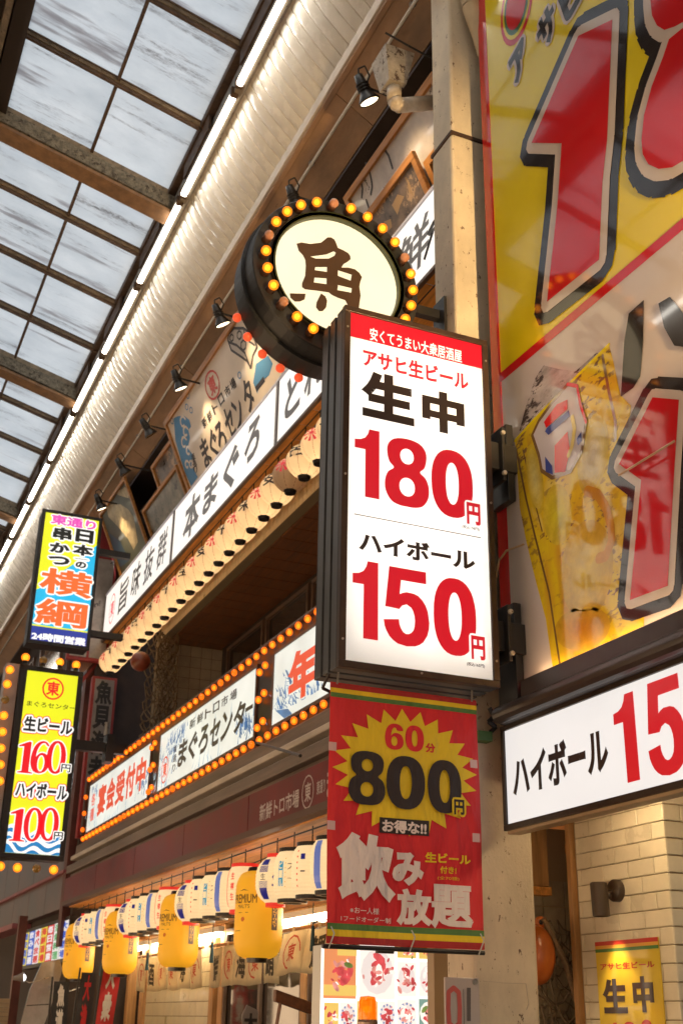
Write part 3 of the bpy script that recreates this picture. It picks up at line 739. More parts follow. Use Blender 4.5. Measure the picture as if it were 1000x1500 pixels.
# rain pipe and hopper beside the column head
t = thing('drain_pipe', (3.3, 6.1, 7.5), 'cream elbow drain pipe below a rusty square hopper left of the column head', 'drain pipe')
PP = Plane((0, 6.1, 0), (1, 0, 0), (0, 0, 1))
pa = PP.pt(*PP.px(577, 155)); pb = PP.pt(*PP.px(640, 150)); pc = PP.pt(*PP.px(577, 130))
b = MB(); mp_ = mat('cream_pvc', (.5, .42, .32), .35, noise=(12, .3), coat=.2)
b.path([pc, pc*.35+pa*.65, pa+(pb-pa)*.08, pb, pb+(pb-pa)*.6], .055, mp_, 14); b.ball(pa+(pb-pa)*.06+Vector((0, 0, .02)), .058, mp_); obj('pipe', b, t, smooth=True)
b = MB(); q = pc; b.add([(q.x-.12, q.y-.10, q.z+.30), (q.x+.12, q.y-.10, q.z+.30), (q.x+.12, q.y+.14, q.z+.30), (q.x-.12, q.y+.14, q.z+.30), (q.x-.07, q.y-.06, q.z+.02), (q.x+.07, q.y-.06, q.z+.02), (q.x+.07, q.y+.1, q.z+.02), (q.x-.07, q.y+.1, q.z+.02)],
    [(0, 1, 2, 3), (7, 6, 5, 4), (0, 4, 5, 1), (1, 5, 6, 2), (2, 6, 7, 3), (3, 7, 4, 0)], mat('rusty_cream_hopper', (.42, .36, .28), .5, noise=(9, .4), spots=(14, .56, (.07, .035, .02)), bump=.3)); obj('hopper', b, t)
b = MB(); b.path([q+Vector((-.12, -.1, .40)), q+Vector((.05, -.13, .32)), q+Vector((.3, -.1, .3))], .008, M_wire); obj('wire', b, t)

# ------------------------------------------------------------------ strip lightbox sign
st = thing('strip_lightbox_sign', (FX, 11, 6.7), 'long white strip lightbox sign with black brush lettering above the round lanterns', 'sign')
ZB, ZT = 6.71, 7.40
b = MB(); b.box((3.50, 5.7, ZB-.01), (3.70, 16.80, ZT+.01), mat('sign_tray', (.45, .42, .42), .4)); obj('casing', b, st)
b = MB(); b.box((3.485, 5.7, ZT+.0), (3.52, 16.82, ZT+.03), mat('violet_grey_edge', (.5, .48, .56), .35)); b.box((3.485, 5.7, ZB-.03), (3.52, 16.82, ZB), M_brownf); obj('edge_trim', b, st)
P = PX(3.495)
segs = [(16.78, 13.29), (13.21, 9.72), (9.64, 5.72)]
for (ya, yb) in segs:
    b = MB(); b.quad(P, -ya, ZB+.005, -yb, ZT-.005, 0, E_white); obj('face', b, st)
for y in (13.25, 9.68):
    b = MB(); b.box((3.482, y-.022, ZB), (3.50, y+.022, ZT), mat('divider_grey', (.2, .18, .18), .4)); obj('divider', b, st)
mb_ = lit('lit_grey_black_brush', (.045, .035, .03), 1.0)
mrb = lit('lit_brush_red', (.75, .06, .08), 1.0)
def strip_text(s, Ya, Yb, z0, z1, m, **k):
    b = MB(); text(b, P, s, (-Ya, z1), (-Yb, z0), m, d=.004, **k); obj('lettering', b, st)
for s, ya, yb in (('旨', 15.9, 15.4), ('味', 15.2, 14.75), ('抜', 14.55, 14.1), ('群', 13.92, 13.5)): strip_text(s, ya, yb, 6.83, 7.30, mb_, off=.015, shear=.12)
for s, ya, yb, z0, z1 in (('本', 12.75, 12.15, 6.78, 7.30), ('ま', 12.0, 11.5, 6.84, 7.25), ('ぐ', 11.3, 10.8, 6.80, 7.28), ('ろ', 10.6, 10.15, 6.86, 7.30)): strip_text(s, ya, yb, z0, z1, mb_, off=.035, shear=.15)
for s, ya, yb in (('と', 9.45, 9.05), ('れ', 8.95, 8.5), ('た', 8.45, 8.05), ('て', 8.0, 7.65), ('新', 7.6, 7.2), ('鮮', 7.03, 6.50)): strip_text(s, ya, yb, 6.84, 7.27, mb_, off=.018 if s in '新鮮' else .03, shear=.12)
b = MB(); b.line(P, [(-16.3+.16*math.cos(t*.39), 7.05+.22*math.sin(t*.39)) for t in range(17)], .02, .004, mrb); text(b, P, '東', (-16.40, 7.17), (-16.2, 6.93), mrb, d=.004); obj('logo', b, st)
b = MB(); b.path([(3.46, 6.45, 7.0), (3.40, 6.25, 6.95), (3.43, 6.0, 7.02), (3.44, 5.7, 7.0)], .012, M_wire); b.path([(3.44, 6.4, 6.95), (3.38, 6.2, 6.86), (3.40, 6.05, 6.80), (3.44, 5.95, 6.90), (3.45, 5.7, 6.98)], .010, M_wire); b.path([(3.45, 6.5, 6.8), (3.42, 6.3, 6.92), (3.44, 5.9, 6.98)], .009, M_wire); tag(obj('cable_bundle', b), 'tangle of black cables in front of the strip sign beside the column', 'cable')

# ------------------------------------------------------------------ leaning boards behind the strip sign
LB = Plane((3.60, 0, 7.70), (0, -1, 0), (-.28, 0, .64))
def leaning(name, tl, tr, bl, label, cat, face, fw=.05, lift=0, group=None, depth=.04):
    a0, b1 = LB.px(*tl); a1, _ = LB.px(*tr); _, b0 = LB.px(*bl)
    c = LB.pt(a0, b0); t = thing(name, c, label, cat, group)
    b = MB(); b.frame(LB, a0, b0, a1, b1, fw, lift, lift+depth, M_woodf); obj('frame', b, t, bevel=.004)
    b = MB(); b.pbox(LB, a0+fw, b0+fw, a1-fw, b1-fw, lift, lift+.01, face); obj('picture', b, t)
    return t, (a0+fw, b0+fw, a1-fw, b1-fw), lift+.01
M_board = mat('white_painted_board', (.66, .56, .46), .45, noise=(1.5, .12), coat=.15)
M_ph1 = mat('brown_fish_print', (.16, .11, .08), .3, noise=(5, .9), spots=(4, .55, (.42, .27, .15)), coat=.4)
M_ph2 = mat('grey_sketch_print', (.44, .38, .34), .35, noise=(3, .3), spots=(6, .60, (.04, .03, .03)), coat=.3)
M_ph3 = mat('green_print_field', (.085, .09, .06), .4, noise=(1.5, .6), coat=.1)
t, (a0, b0, a1, b1), ld = leaning('name_board', (246, 618), (420, 330), (292, 745), 'large wood-framed white name board with blue waves and brush lettering', 'signboard', M_board, .06, .03)
blue = mat('wave_blue_paint', (.07, .22, .42), .5); sk = mat('outline_black_paint', (.03, .025, .03), .5); rd = mat('board_red_paint', (.55, .06, .05), .5)
b = MB(); zq = ZM(100, 400, 2.5)
def B(x, y): return LB.px(*zq(x, y))
for s, x, y in (('ま', 515, 655), ('ぐ', 545, 625), ('ろ', 572, 600), ('セ', 603, 545), ('ン', 635, 510), ('タ', 672, 445), ('ー', 715, 405)):
    a, c_ = B(x, y); hh = .17 if s != 'ー' else .03; ww = .125
    text(b, LB, s, (a-ww, c_+hh), (a+ww, c_-hh), sk, d=ld+.003, off=.03, shear=.15)
for s, x, y in (('新', 512, 545), ('鮮', 530, 522), ('ト', 550, 492), ('ロ', 572, 460), ('市', 596, 430), ('場', 616, 405)):
    a, c_ = B(x, y); text(b, LB, s, (a-.075, c_+.06), (a+.075, c_-.06), sk, d=ld+.003, off=.02)
for s, x, y in (('東', 470, 672), ('通', 474, 695), ('り', 478, 715)):
    a, c_ = B(x, y); text(b, LB, s, (a-.06, c_+.045), (a+.06, c_-.045), sk, d=ld+.003, off=.02)
obj('lettering', b, t)
b = MB(); a, c_ = B(540, 408)
b.line(LB, [(a+.20*math.cos(k*.3927), c_+.15*math.sin(k*.3927)) for k in range(16)], .025, ld+.003, rd, True)
text(b, LB, '東', (a-.11, c_+.10), (a+.11, c_-.10), rd, d=ld+.003, off=.04)
obj('logo', b, t)
def wave(mb, pl, a0, b0, w_, h_, d, m1, m2, n=5, seed=1):
    """plain rolling crests: fat curl with finger tips"""
    r = random.Random(seed)
    pts = [(a0, b0)]
    for i in range(n*2+1):
        x = a0+w_*i/(n*2.0); pts.append((x, b0+h_*(.45+.5*math.sin(i*1.3+seed))*(1 if i % 2 else .55)*(1-.4*i/(n*2.0))))
    pts.append((a0+w_, b0))
    mb.poly(pl, pts, d, m1)
    for i in range(n*3):
        x = a0+w_*r.random()*.9; yv = b0+h_*r.uniform(.05, .5); s_ = min(w_, h_)*r.uniform(.05, .12)
        mb.line(pl, [(x+s_*math.cos(k*.7), yv+s_*(1-k*.08)*math.sin(k*.7)) for k in range(7)], s_*.28, d+.001, m2)
# curling blue wave drawn up the left side of the board
b = MB(); pts = [B(*q) for q in ((398, 530), (412, 522), (436, 520), (455, 535), (462, 560), (452, 572), (458, 600), (450, 640), (470, 665), (462, 700), (486, 745), (462, 778), (440, 730), (424, 680), (404, 610))]
b.poly(LB, pts, ld+.002, blue)
for (x, y, s_) in ((432, 545, .10), (442, 580, .09), (436, 620, .10), (452, 650, .08), (462, 700, .07), (447, 700, .07)):
    a, c_ = B(x, y); b.line(LB, [(a+s_*(1-k*.07)*math.cos(k*.7), c_+s_*.8*(1-k*.07)*math.sin(k*.7)) for k in range(8)], .028, ld+.003, M_board)
pts = [B(*q) for q in ((700, 330), (745, 300), (762, 330), (748, 372), (715, 400), (705, 440), (690, 400))]; b.poly(LB, pts, ld+.002, blue)
for x, y in ((392, 540), (446, 488), (462, 500), (450, 447), (640, 372)): a, c_ = B(x, y); b.line(LB, [(a+.045*math.cos(k), c_+.035*math.sin(k)) for k in range(7)], .014, ld+.002, blue)
obj('wave_painting', b, t, kind='stuff')
# outline drawing of a fish at the top
b = MB(); F_ = [B(*q) for q in ((598, 245), (600, 220), (620, 200), (655, 200), (690, 225), (705, 270), (690, 300), (682, 345), (668, 320), (640, 300), (610, 280))]
b.poly(LB, F_, ld+.002, mat('fish_grey_paint', (.42, .36, .31), .5)); b.line(LB, F_, .03, ld+.003, sk, True)
for (x, y, s_) in ((612, 235, .05), (640, 225, .06), (655, 262, .07)):
    a, c_ = B(x, y); b.line(LB, [(a+s_*math.cos(k), c_+s_*.7*math.sin(k)) for k in range(7)], .02, ld+.004, sk)
b.line(LB, [B(600, 250), B(630, 262), B(660, 290), B(680, 345)], .03, ld+.004, sk); b.line(LB, [B(655, 200), B(665, 240), B(695, 262)], .025, ld+.004, sk)
obj('fish_drawing', b, t)
# bamboo and carp style pictures: plain prints
t, R_, ld = leaning('framed_picture', (500, 290), (628, 100), (560, 420), 'large framed grey ink print behind the round fish sign, upper one of two', 'picture', M_ph2, .06, -.05)
b = MB()
for (x, y, r_, s_) in ((380, 560, 1.2, .09), (330, 690, .6, .07), (375, 830, .9, .08), (520, 450, 1.4, .1), (400, 680, .4, .06)):
    a, c_ = LB.px(460+x/5, 140+y/5); b.line(LB, [(a-s_*math.cos(r_), c_-s_*math.sin(r_)), (a, c_+.01), (a+s_*.6*math.cos(r_+.5), c_+s_*math.sin(r_+.5))], .025, ld+.002, sk)
obj('ink_strokes', b, t, kind='stuff')
t, R_, ld = leaning('framed_picture', (536, 322), (609, 212), (575, 420), 'framed dark brown print leaning in front of the ink print, beside the strip sign', 'picture', M_ph1, .06, .03)
b = MB(); gold_p = mat('print_ochre', (.36, .22, .10), .4)
for pts in ([(600, 800), (640, 720), (690, 735), (660, 800), (640, 870)], [(690, 600), (715, 640), (720, 700), (760, 735), (745, 700), (730, 640), (705, 590)], [(540, 920), (590, 900), (600, 960), (560, 1000)]):
    b.poly(LB, [LB.px(460+x/5, 140+y/5) for x, y in pts], ld+.002, gold_p)
obj('print_shapes', b, t, kind='stuff')
b = MB(); aa = LB.px(640, 190); t = thing('framed_picture', LB.pt(*aa), 'corner of a third wood frame peeping out left of the column', 'picture')
a0, b1 = LB.px(622, 238); b.frame(LB, a0, b1-1.0, a0+1.2, b1, .06, -.02, .02, M_woodf); obj('frame', b, t)
b = MB(); b.pbox(LB, a0+.06, b1-.94, a0+1.14, b1-.06, -.02, -.01, M_ph1); obj('picture', b, t)
t, R_, ld = leaning('framed_picture', (220, 684), (258, 634), (248, 740), 'small framed brown photo print tucked left of the white name board', 'picture', M_ph1, .05, -.04)
t, R_, ld = leaning('framed_picture', (213, 747), (264, 682), (250, 830), 'small framed grey photo print, lower of the two left of the name board', 'picture', mat('grey_fish_print', (.2, .17, .12), .3, noise=(6, .8), spots=(5, .56, (.03, .02, .015)), coat=.4), .045, .02)
t, (a0, b0, a1, b1), ld = leaning('framed_picture', (152, 752), (189, 697), (188, 860), 'framed fish picture with pale fish on dark green next to the square yellow sign', 'picture', M_ph3, .045, .04)
b = MB(); mf1 = mat('pale_fish_paint', (.40, .32, .19), .45, noise=(8, .5)); mf2 = mat('fish_blue_paint', (.05, .09, .14), .45, noise=(5, .4))
zf = ZM(140, 580, 6.25)
b.poly(LB, [LB.px(*zf(*q)) for q in ((130, 1010), (180, 985), (260, 985), (330, 1030), (380, 1100), (400, 1200), (420, 1330), (380, 1400), (330, 1300), (230, 1180), (150, 1100))], ld+.002, mf1)
b.poly(LB, [LB.px(*zf(*q)) for q in ((190, 870), (240, 900), (335, 930), (340, 860), (300, 825), (270, 850))], ld+.002, mf1)
b.poly(LB, [LB.px(*zf(*q)) for q in ((150, 1240), (260, 1330), (340, 1500), (260, 1560), (190, 1400))], ld+.001, mf2)
obj('fish_painting', b, t)

# ------------------------------------------------------------------ spotlights over the boards
E_spot = lit('spot_lens', (1.0, .86, .6), 7.0, base=.8)
def spotlight(y, on, label, i):
    t = thing('spotlight', (3.45, y, 8.35), label, 'spotlight', 'spotlights on arms over the leaning boards')
    h = Vector((3.02, y, 8.30)); ax = Vector((.42, .10, -.75)).normalized()
    if not on: ax = Vector((.5, .1, -.6)).normalized()
    b = MB(); b.path([(3.72, y+.02, 8.22), (3.40, y+.01, 8.36), h-ax*.02+Vector((.02, 0, .05))], .011, M_wire); b.tube((3.70, y+.02, 8.22), (3.74, y+.02, 8.22), .05, M_black, 12); obj('arm', b, t)
    b = MB(); b.lathe([(.001, -.17), (.035, -.165), (.042, -.10), (.042, -.02), (.06, .01), (.085, .055), (.088, .065), (.080, .066), (.055, .03), (.001, .025)], h, M_black, ax=ax, n=20)
    for k in range(3): b.lathe([(.042, -.09+.025*k), (.054, -.088+.025*k), (.054, -.082+.025*k), (.042, -.08+.025*k)], h, M_black, ax=ax, n=20)
    obj('lamp_head', b, t, smooth=True)
    b = MB(); b.lathe([(.001, .052), (.04, .055), (.074, .060)], h, E_spot if on else M_off, ax=ax, n=20); b.lathe([(.074, .058), (.084, .066), (.084, .07), (.074, .07)], h, mat('bronze_ring', (.3, .2, .1), .3, metal=.8), ax=ax, n=20); obj('lens', b, t, smooth=True)
    b = MB(); hp = h-ax*.10; pts = [hp+Vector((-.02, 0, .0)), hp+Vector((-.05, -.05, .08)), hp+Vector((-.0, -.06, .12)), hp+Vector((.06, -.02, .08)), hp+Vector((.05, 0, .03))]; b.path(pts, .007, M_wire); obj('flex', b, t)
    if on:
        l = bpy.data.lights.new('spot_lamp', 'SPOT'); l.energy = 26; l.color = (1, .74, .42); l.spot_size = math.radians(95); l.spot_blend = .7; l.shadow_soft_size = .05
        lo = bpy.data.objects.new('spot_lamp', l); COL.objects.link(lo); lo.parent = t; lo.location = h+ax*.09-Vector(t.location)
        lo.rotation_euler = (-ax).to_track_quat('Z', 'Y').to_euler()
for i, (y, on, lb) in enumerate(((6.62, 1, 'lit black spotlight nearest the column head and drain hopper'), (8.1, 1, 'lit black spotlight just above the round fish sign'), (10.2, 1, 'lit black spotlight over the top corner of the white name board'),
        (11.7, 1, 'lit black spotlight over the left part of the white name board'), (13.0, 0, 'unlit black spotlight at the left edge of the white name board'), (14.25, 0, 'unlit black spotlight above the dark gap left of the name board'), (15.55, 1, 'farthest lit spotlight, beside the square yellow sign'))): spotlight(y, on, lb, i)

# ------------------------------------------------------------------ upper row of round lanterns
M_cap = mat('black_lantern_cap', (.012, .01, .01), .35, coat=.4)
E_paper = lit('warm_lantern_paper', (1.0, .66, .33), .58, base=.55, rough=.6, noise=(6, .12))
M_paper = mat('unlit_lantern_paper', (.42, .36, .30), .6, noise=(6, .15))
def paperlamp(name, col, sc=6):
    m = bpy.data.materials.new(name); m.use_nodes = True; n = m.node_tree; n.nodes.clear(); L = n.links
    tc = n.nodes.new('ShaderNodeTexCoord'); t = n.nodes.new('ShaderNodeTexNoise'); t.inputs['Scale'].default_value = sc; t.inputs['Detail'].default_value = 5; L.new(tc.outputs['Object'], t.inputs['Vector'])
    r = n.nodes.new('ShaderNodeValToRGB'); r.color_ramp.elements[0].position = .3; r.color_ramp.elements[1].position = .7; r.color_ramp.elements[0].color = (*[c*.82 for c in col], 1); r.color_ramp.elements[1].color = (*col, 1); L.new(t.outputs[0], r.inputs[0])
    a = n.nodes.new('ShaderNodeBsdfTranslucent'); d = n.nodes.new('ShaderNodeBsdfDiffuse'); L.new(r.outputs[0], a.inputs[0]); L.new(r.outputs[0], d.inputs[0])
    x = n.nodes.new('ShaderNodeMixShader'); x.inputs[0].default_value = .40; L.new(a.outputs[0], x.inputs[1]); L.new(d.outputs[0], x.inputs[2]); o = n.nodes.new('ShaderNodeOutputMaterial'); L.new(x.outputs[0], o.inputs[0]); return m
P_lamp = paperlamp('translucent_lantern_paper', (.93, .78, .58)); E_inner = lit('lantern_inner_bulb', (1.0, .76, .46), 34.0, base=.8)
P_acr = paperlamp('translucent_white_acrylic', (.97, .96, .93), 1.2); E_inner2 = lit('sign_inner_tube', (1.0, .95, .88), 17.0, base=.9)
E_lred = lit('lantern_red_ink', (.75, .04, .06), .7); E_lblk = lit('lantern_black_ink', (.03, .015, .01), .7)
def sph(c, R, dirv):
    d0 = Vector(dirv).normalized(); r = Vector((0, 0, 1)).cross(d0).normalized()*-1; r = d0.cross(Vector((0, 0, 1))).normalized()*-1; u = d0.cross(r)*-1
    if u.z < 0: u = -u
    def fn(a, b, dd):
        v = (d0+r*(a/R)+u*(b/R)).normalized(); return c+Vector((v.x, v.y, v.z*.97))*(R+dd)
    return fn
def round_lantern(y, kind, label, ch='安', on=True, first=False):
    R = .172; c = Vector((3.60, y, 6.335)); pm = P_lamp
    t = thing('round_lantern', (3.60, y, 6.16), label, 'paper lantern', 'round paper lanterns in the upper row')
    b = MB(); n = 24; k = 12
    vs = []
    for j in range(k+1):
        th = math.pi*(.10+.80*j/k)
        for i in range(n):
            rr = R*math.sin(th)*(1-.045*(1 if i % 3 == 0 else 0)); vs.append((c.x+rr*math.cos(6.28318*i/n), c.y+rr*math.sin(6.28318*i/n), c.z-R*.97*math.cos(th)))
    b.add(vs, [(j*n+i, j*n+(i+1) % n, (j+1)*n+(i+1) % n, (j+1)*n+i) for j in range(k) for i in range(n)], pm); obj('paper_shade', b, t, smooth=True)
    if on: b = MB(); b.ball(c+Vector((0, 0, -.045)), .032, E_inner, n=10, k=6); obj('bulb', b, t, smooth=True)
    b = MB(); sm = lit('lantern_seam_ink', (.50, .24, .10), .5)
    for i in range(0, 24, 3):
        a = 6.28318*i/24; t_ = Vector((-math.sin(a), math.cos(a), 0))*.0022; pr_ = []
        for j in range(11):
            th = math.pi*(.10+.80*j/10); rr = R*math.sin(th)*.955+.0012; q = Vector((c.x+rr*math.cos(a), c.y+rr*math.sin(a), c.z-R*.97*math.cos(th))); pr_ += [q-t_, q+t_]
        b.add(pr_, [(2*j, 2*j+1, 2*j+3, 2*j+2) for j in range(10)], sm)
    obj('seam', b, t, kind='stuff')
    b = MB(); b.lathe([(.022, -R-.012), (.052, -R-.012), (.062, -R+.018), (.05, -R+.02), (.024, -R+.004), (.022, -R-.012)], c, M_cap, n=16)
    b.box((c.x-.05, c.y-.008, c.z-R-.008), (c.x+.05, c.y+.008, c.z-R), M_cap); b.box((c.x-.008, c.y-.05, c.z-R-.006), (c.x+.008, c.y+.05, c.z-R+.002), M_cap)
    obj('bottom_cap', b, t)
    b = MB(); b.lathe([(.001, R+.03), (.05, R+.03), (.06, R-.018), (.05, R-.02)], c, M_cap, n=14); b.tube((c.x, c.y, c.z+R+.03), (c.x, c.y, 6.70), .006, M_wire, 6); obj('top_cap', b, t)
    b = MB(); fn = sph(c, R, (-.70, -.60, .36))
    if kind:
        for q in range(9):
            a = math.radians(20+q*40); p0, p1 = .012, .100
            b.add([fn(p0*math.cos(a-.16), p0*math.sin(a-.16), .003), fn(p1*math.cos(a-.16), p1*math.sin(a-.16), .003), fn(p1*math.cos(a+.16), p1*math.sin(a+.16), .003), fn(p0*math.cos(a+.16), p0*math.sin(a+.16), .003)], [(0, 1, 2, 3)], E_lred)
        b.add([fn(.022*math.cos(q*.8976), .022*math.sin(q*.8976), .0035) for q in range(7)], [tuple(range(7))], E_lred); obj('sun_emblem', b, t)
    else:
        text(b, LB, ch, (-.085, .09), (.085, -.09), E_lblk, d=.003, off=.02, fn=lambda a, bb, d: fn(a, bb, d)); obj('lettering', b, t)
orders = ['nearest the big price sign', 'second', 'third', 'fourth', 'fifth', 'sixth', 'seventh', 'eighth', 'ninth', 'tenth', 'eleventh', 'twelfth', 'thirteenth', 'fourteenth', 'fifteenth', 'sixteenth', 'seventeenth', 'eighteenth', 'nineteenth', 'twentieth', 'twenty-first', 'twenty-second', 'farthest at the left end']
chs = ['呂', '安', '栄', '平', '安', '宝', '平', '栄', '呂', '宝', '平', '安']
for i in range(23):
    y = 8.82+.351*i; kd = (i % 2 == 0); on = i != 2
    lb = ('cream round lantern with a red sunburst, ' if kd else 'cream round lantern with black lettering, ') if on else 'dim unlit grey round lantern with a red sunburst, '
    lb += orders[i]+('' if i in (0, 22) else ' from the big price sign')
    round_lantern(y, kd, lb, chs[i//2], on)
round_lantern(8.469, False, 'cream round lantern half hidden behind the left edge of the big price sign', '宝')
b = MB(); b.tube((3.6, 5.7, 6.69), (3.6, 16.9, 6.69), .006, M_wire, 6); tag(obj('lantern_wire', b), 'thin black wire the upper round lanterns hang from', 'wire')

# ------------------------------------------------------------------ bulb-edged lightbox sign
bs = thing('bulb_edged_sign', (3.5, 11, 3.8), 'long black lightbox sign edged with glowing orange bulbs, three wave-painted panels', 'sign')
b = MB(); b.box((3.50, 5.72, 3.80), (3.66, 16.74, 4.70), mat('black_red_casing', (.012, .004, .003), .4)); obj('casing', b, bs)
b = MB(); b.box((3.47, 5.72, 4.695), (3.68, 16.76, 4.715), M_brownf); b.box((3.47, 5.72, 3.785), (3.66, 16.76, 3.80), M_brownf); b.box((3.47, 16.745, 3.80), (3.66, 16.76, 4.695), M_brownf); obj('edge_trim', b, bs)
P = PX(3.50)
E_face = lit('lit_wave_panel', (.80, .84, .78), .88, noise=(2.5, .18))
E_blue = lit('lit_wave_blue', (.10, .22, .42), .8, noise=(6, .5)); E_pblue = lit('lit_pale_blue', (.42, .55, .62), .8); E_ored = lit('lit_orange_red_brush', (.80, .09, .03), .8)
E_brn = lit('lit_dark_brush', (.03, .02, .02), .8)
pan = [(16.60, 13.47), (13.07, 9.93), (9.47, 5.9)]
for i, (ya, yb) in enumerate(pan):
    b = MB(); b.frame(P, -ya-.03, 3.90, -yb+.03, 4.59, .03, .0, .014, M_brownf); obj('panel_frame', b, bs)
    b = MB(); b.quad(P, -ya, 3.93, -yb, 4.56, .006, E_face); obj('panel_face', b, bs)
rr = random.Random(5)
def spray(b, cx, cy, n, spread, dirx, m, r=rr):
    for q in range(n):
        an = r.gauss(dirx, .5); l = r.uniform(.06, .16); x = cx+r.gauss(0, spread); yv = cy+r.gauss(0, spread*.45)
        yv = max(3.94, min(4.52, yv)); wd = r.uniform(.008, .02)
        x2 = x+l*math.cos(an); y2 = max(3.94, min(4.54, yv+l*math.sin(an)))
        b.add([P.pt(x-wd, yv, .0075), P.pt(x+wd, yv, .0075), P.pt(x2, y2, .0075)], [(0, 1, 2)], m)
b = MB(); spray(b, -16.35, 4.1, 40, .16, 1.3, E_pblue); spray(b, -13.7, 4.15, 60, .16, 1.9, E_blue); spray(b, -15.0, 3.98, 26, .5, 1.2, E_pblue); spray(b, -16.3, 4.47, 14, .12, 5.2, E_blue)
spray(b, -12.6, 4.30, 70, .2, 1.0, E_blue); spray(b, -12.3, 4.42, 30, .12, 1.0, E_blue); spray(b, -10.15, 4.05, 60, .13, 1.9, E_blue); spray(b, -12.9, 4.0, 40, .2, 1.3, E_pblue); spray(b, -11.2, 4.0, 20, .6, 1.2, E_pblue)
spray(b, -9.1, 4.10, 90, .2, 2.4, E_blue); spray(b, -8.6, 4.02, 60, .25, 2.0, E_blue); obj('wave_print', b, bs, kind='stuff')
b = MB(); b.poly(P, [(-9.47, 4.07), (-9.2, 4.02), (-8.9, 4.0), (-8.5, 4.0), (-8.2, 4.02), (-8.2, 3.93), (-9.47, 3.93)], .0082, E_face)
b.poly(P, [(-9.40, 4.05), (-9.28, 4.03), (-9.1, 4.0), (-9.0, 3.935), (-9.18, 3.935)], .009, E_blue); b.poly(P, [(-8.5, 4.2), (-8.3, 4.24), (-8.0, 4.26), (-7.9, 4.18), (-8.3, 4.14)], .009, E_blue); b.poly(P, [(-8.5, 4.15), (-8.38, 4.18), (-8.33, 4.12), (-8.47, 4.10)], .0095, lit('lit_cream', (.8, .75, .5), .8))
b.poly(P, [(-9.2, 4.36), (-9.15, 4.34), (-9.02, 4.21), (-9.05, 4.19)], .009, E_blue); obj('wave_print', b, bs, kind='stuff')
def btext(s, ya, z1, yb, z0, m, **k):
    b = MB(); text(b, P, s, (-ya, z1), (-yb, z0), m, d=.010, **k); obj('lettering', b, bs)
for k_, s in enumerate('宴会受付中'): btext(s, 16.02-.49*k_, 4.46, 16.02-.49*k_-.44, 4.06, E_ored, off=.045, outl=[(.018, E_face)])
for k_, s in enumerate('各種'): btext(s, 16.42, 4.42-.2*k_, 16.2, 4.25-.2*k_, E_ored, off=.02)
for k_, s in enumerate('新鮮トロ市場'): btext(s, 11.95-.26*k_, 4.50, 11.95-.26*k_-.2, 4.40, E_brn, off=.02)
for k_, s in enumerate('まぐろセンタ'): btext(s, 12.30-.36*k_, 4.34, 12.30-.36*k_-.31, 4.06, E_brn, off=.035, shear=.15)
btext('ー', 10.18, 4.24, 9.98, 4.20, E_brn, off=.02)
for k_, s in enumerate('東通り'): btext(s, 12.5, 4.33-.1*k_, 12.38, 4.25-.1*k_, E_brn, off=.02)
b = MB(); cy = -12.80; b.line(P, [(cy+.13*math.cos(k*.3927), 4.13+.14*math.sin(k*.3927)) for k in range(16)], .018, .010, E_ored, True); text(b, P, '東', (cy-.075, 4.21), (cy+.075, 4.05), E_ored, d=.010, off=.03); obj('logo', b, bs)
for k_, s in enumerate('年中無休'): btext(s, 9.10-.72*k_, 4.45, 9.10-.72*k_-.60, 4.02, E_ored, off=.05, outl=[(.014, E_face)])
# bulbs
b = MB(); b.ball((0, 0, 0), .030, S_or, n=12, sq=1.15, k=7); b.ball((0, 0, -.003), .0165, E_core, n=8, sq=1.2, k=5); pb1 = obj('bulb', b, bs, smooth=True)
b = MB(); b.lathe([(.024, 0), (.024, .03), (.001, .03)], (0, 0, 0), mat('bulb_socket', (.10, .04, .02), .4), ax=(1, 0, 0), n=10); ps = obj('socket', b, bs)
pb2 = pb1.copy(); pb2.data = pb1.data.copy(); COL.objects.link(pb2); pb2.data.materials[1] = lit('dull_orange_bulb_glass', (1.0, .16, .02), .9, base=.8)
def bulb(y, z, dim=False):
    o = (pb2 if dim else pb1).copy(); COL.objects.link(o); o.location = Vector((3.462, y, z))
rb_ = random.Random(11)
yb_ = 16.58
while yb_ > 5.8:
    bulb(yb_, 4.645, rb_.random() < .10); bulb(yb_+.03, 3.848, rb_.random() < .13); yb_ -= .2035
for gy in (13.33, 13.20, 9.76, 9.62):
    for z in (4.50, 4.25, 4.0): bulb(gy, z+(-.03 if gy in (13.33, 9.76) else .0), gy in (13.33,) and z < 4.3)
for z in (4.42, 4.2, 3.98): bulb(16.69, z, True)
for o in (pb1, pb2, ps): bpy.data.objects.remove(o)
t = thing('stay_rod', (3.4, 9.4, 3.7), 'thin black stay rod running from the bulb sign to the red banner', 'rod')
b = MB(); b.tube((3.46, 9.75, 3.84), (2.9, 7.3, 3.22), .012, M_wire, 8); b.ball((3.46, 9.72, 3.83), .03, M_wire); obj('rod', b, t)

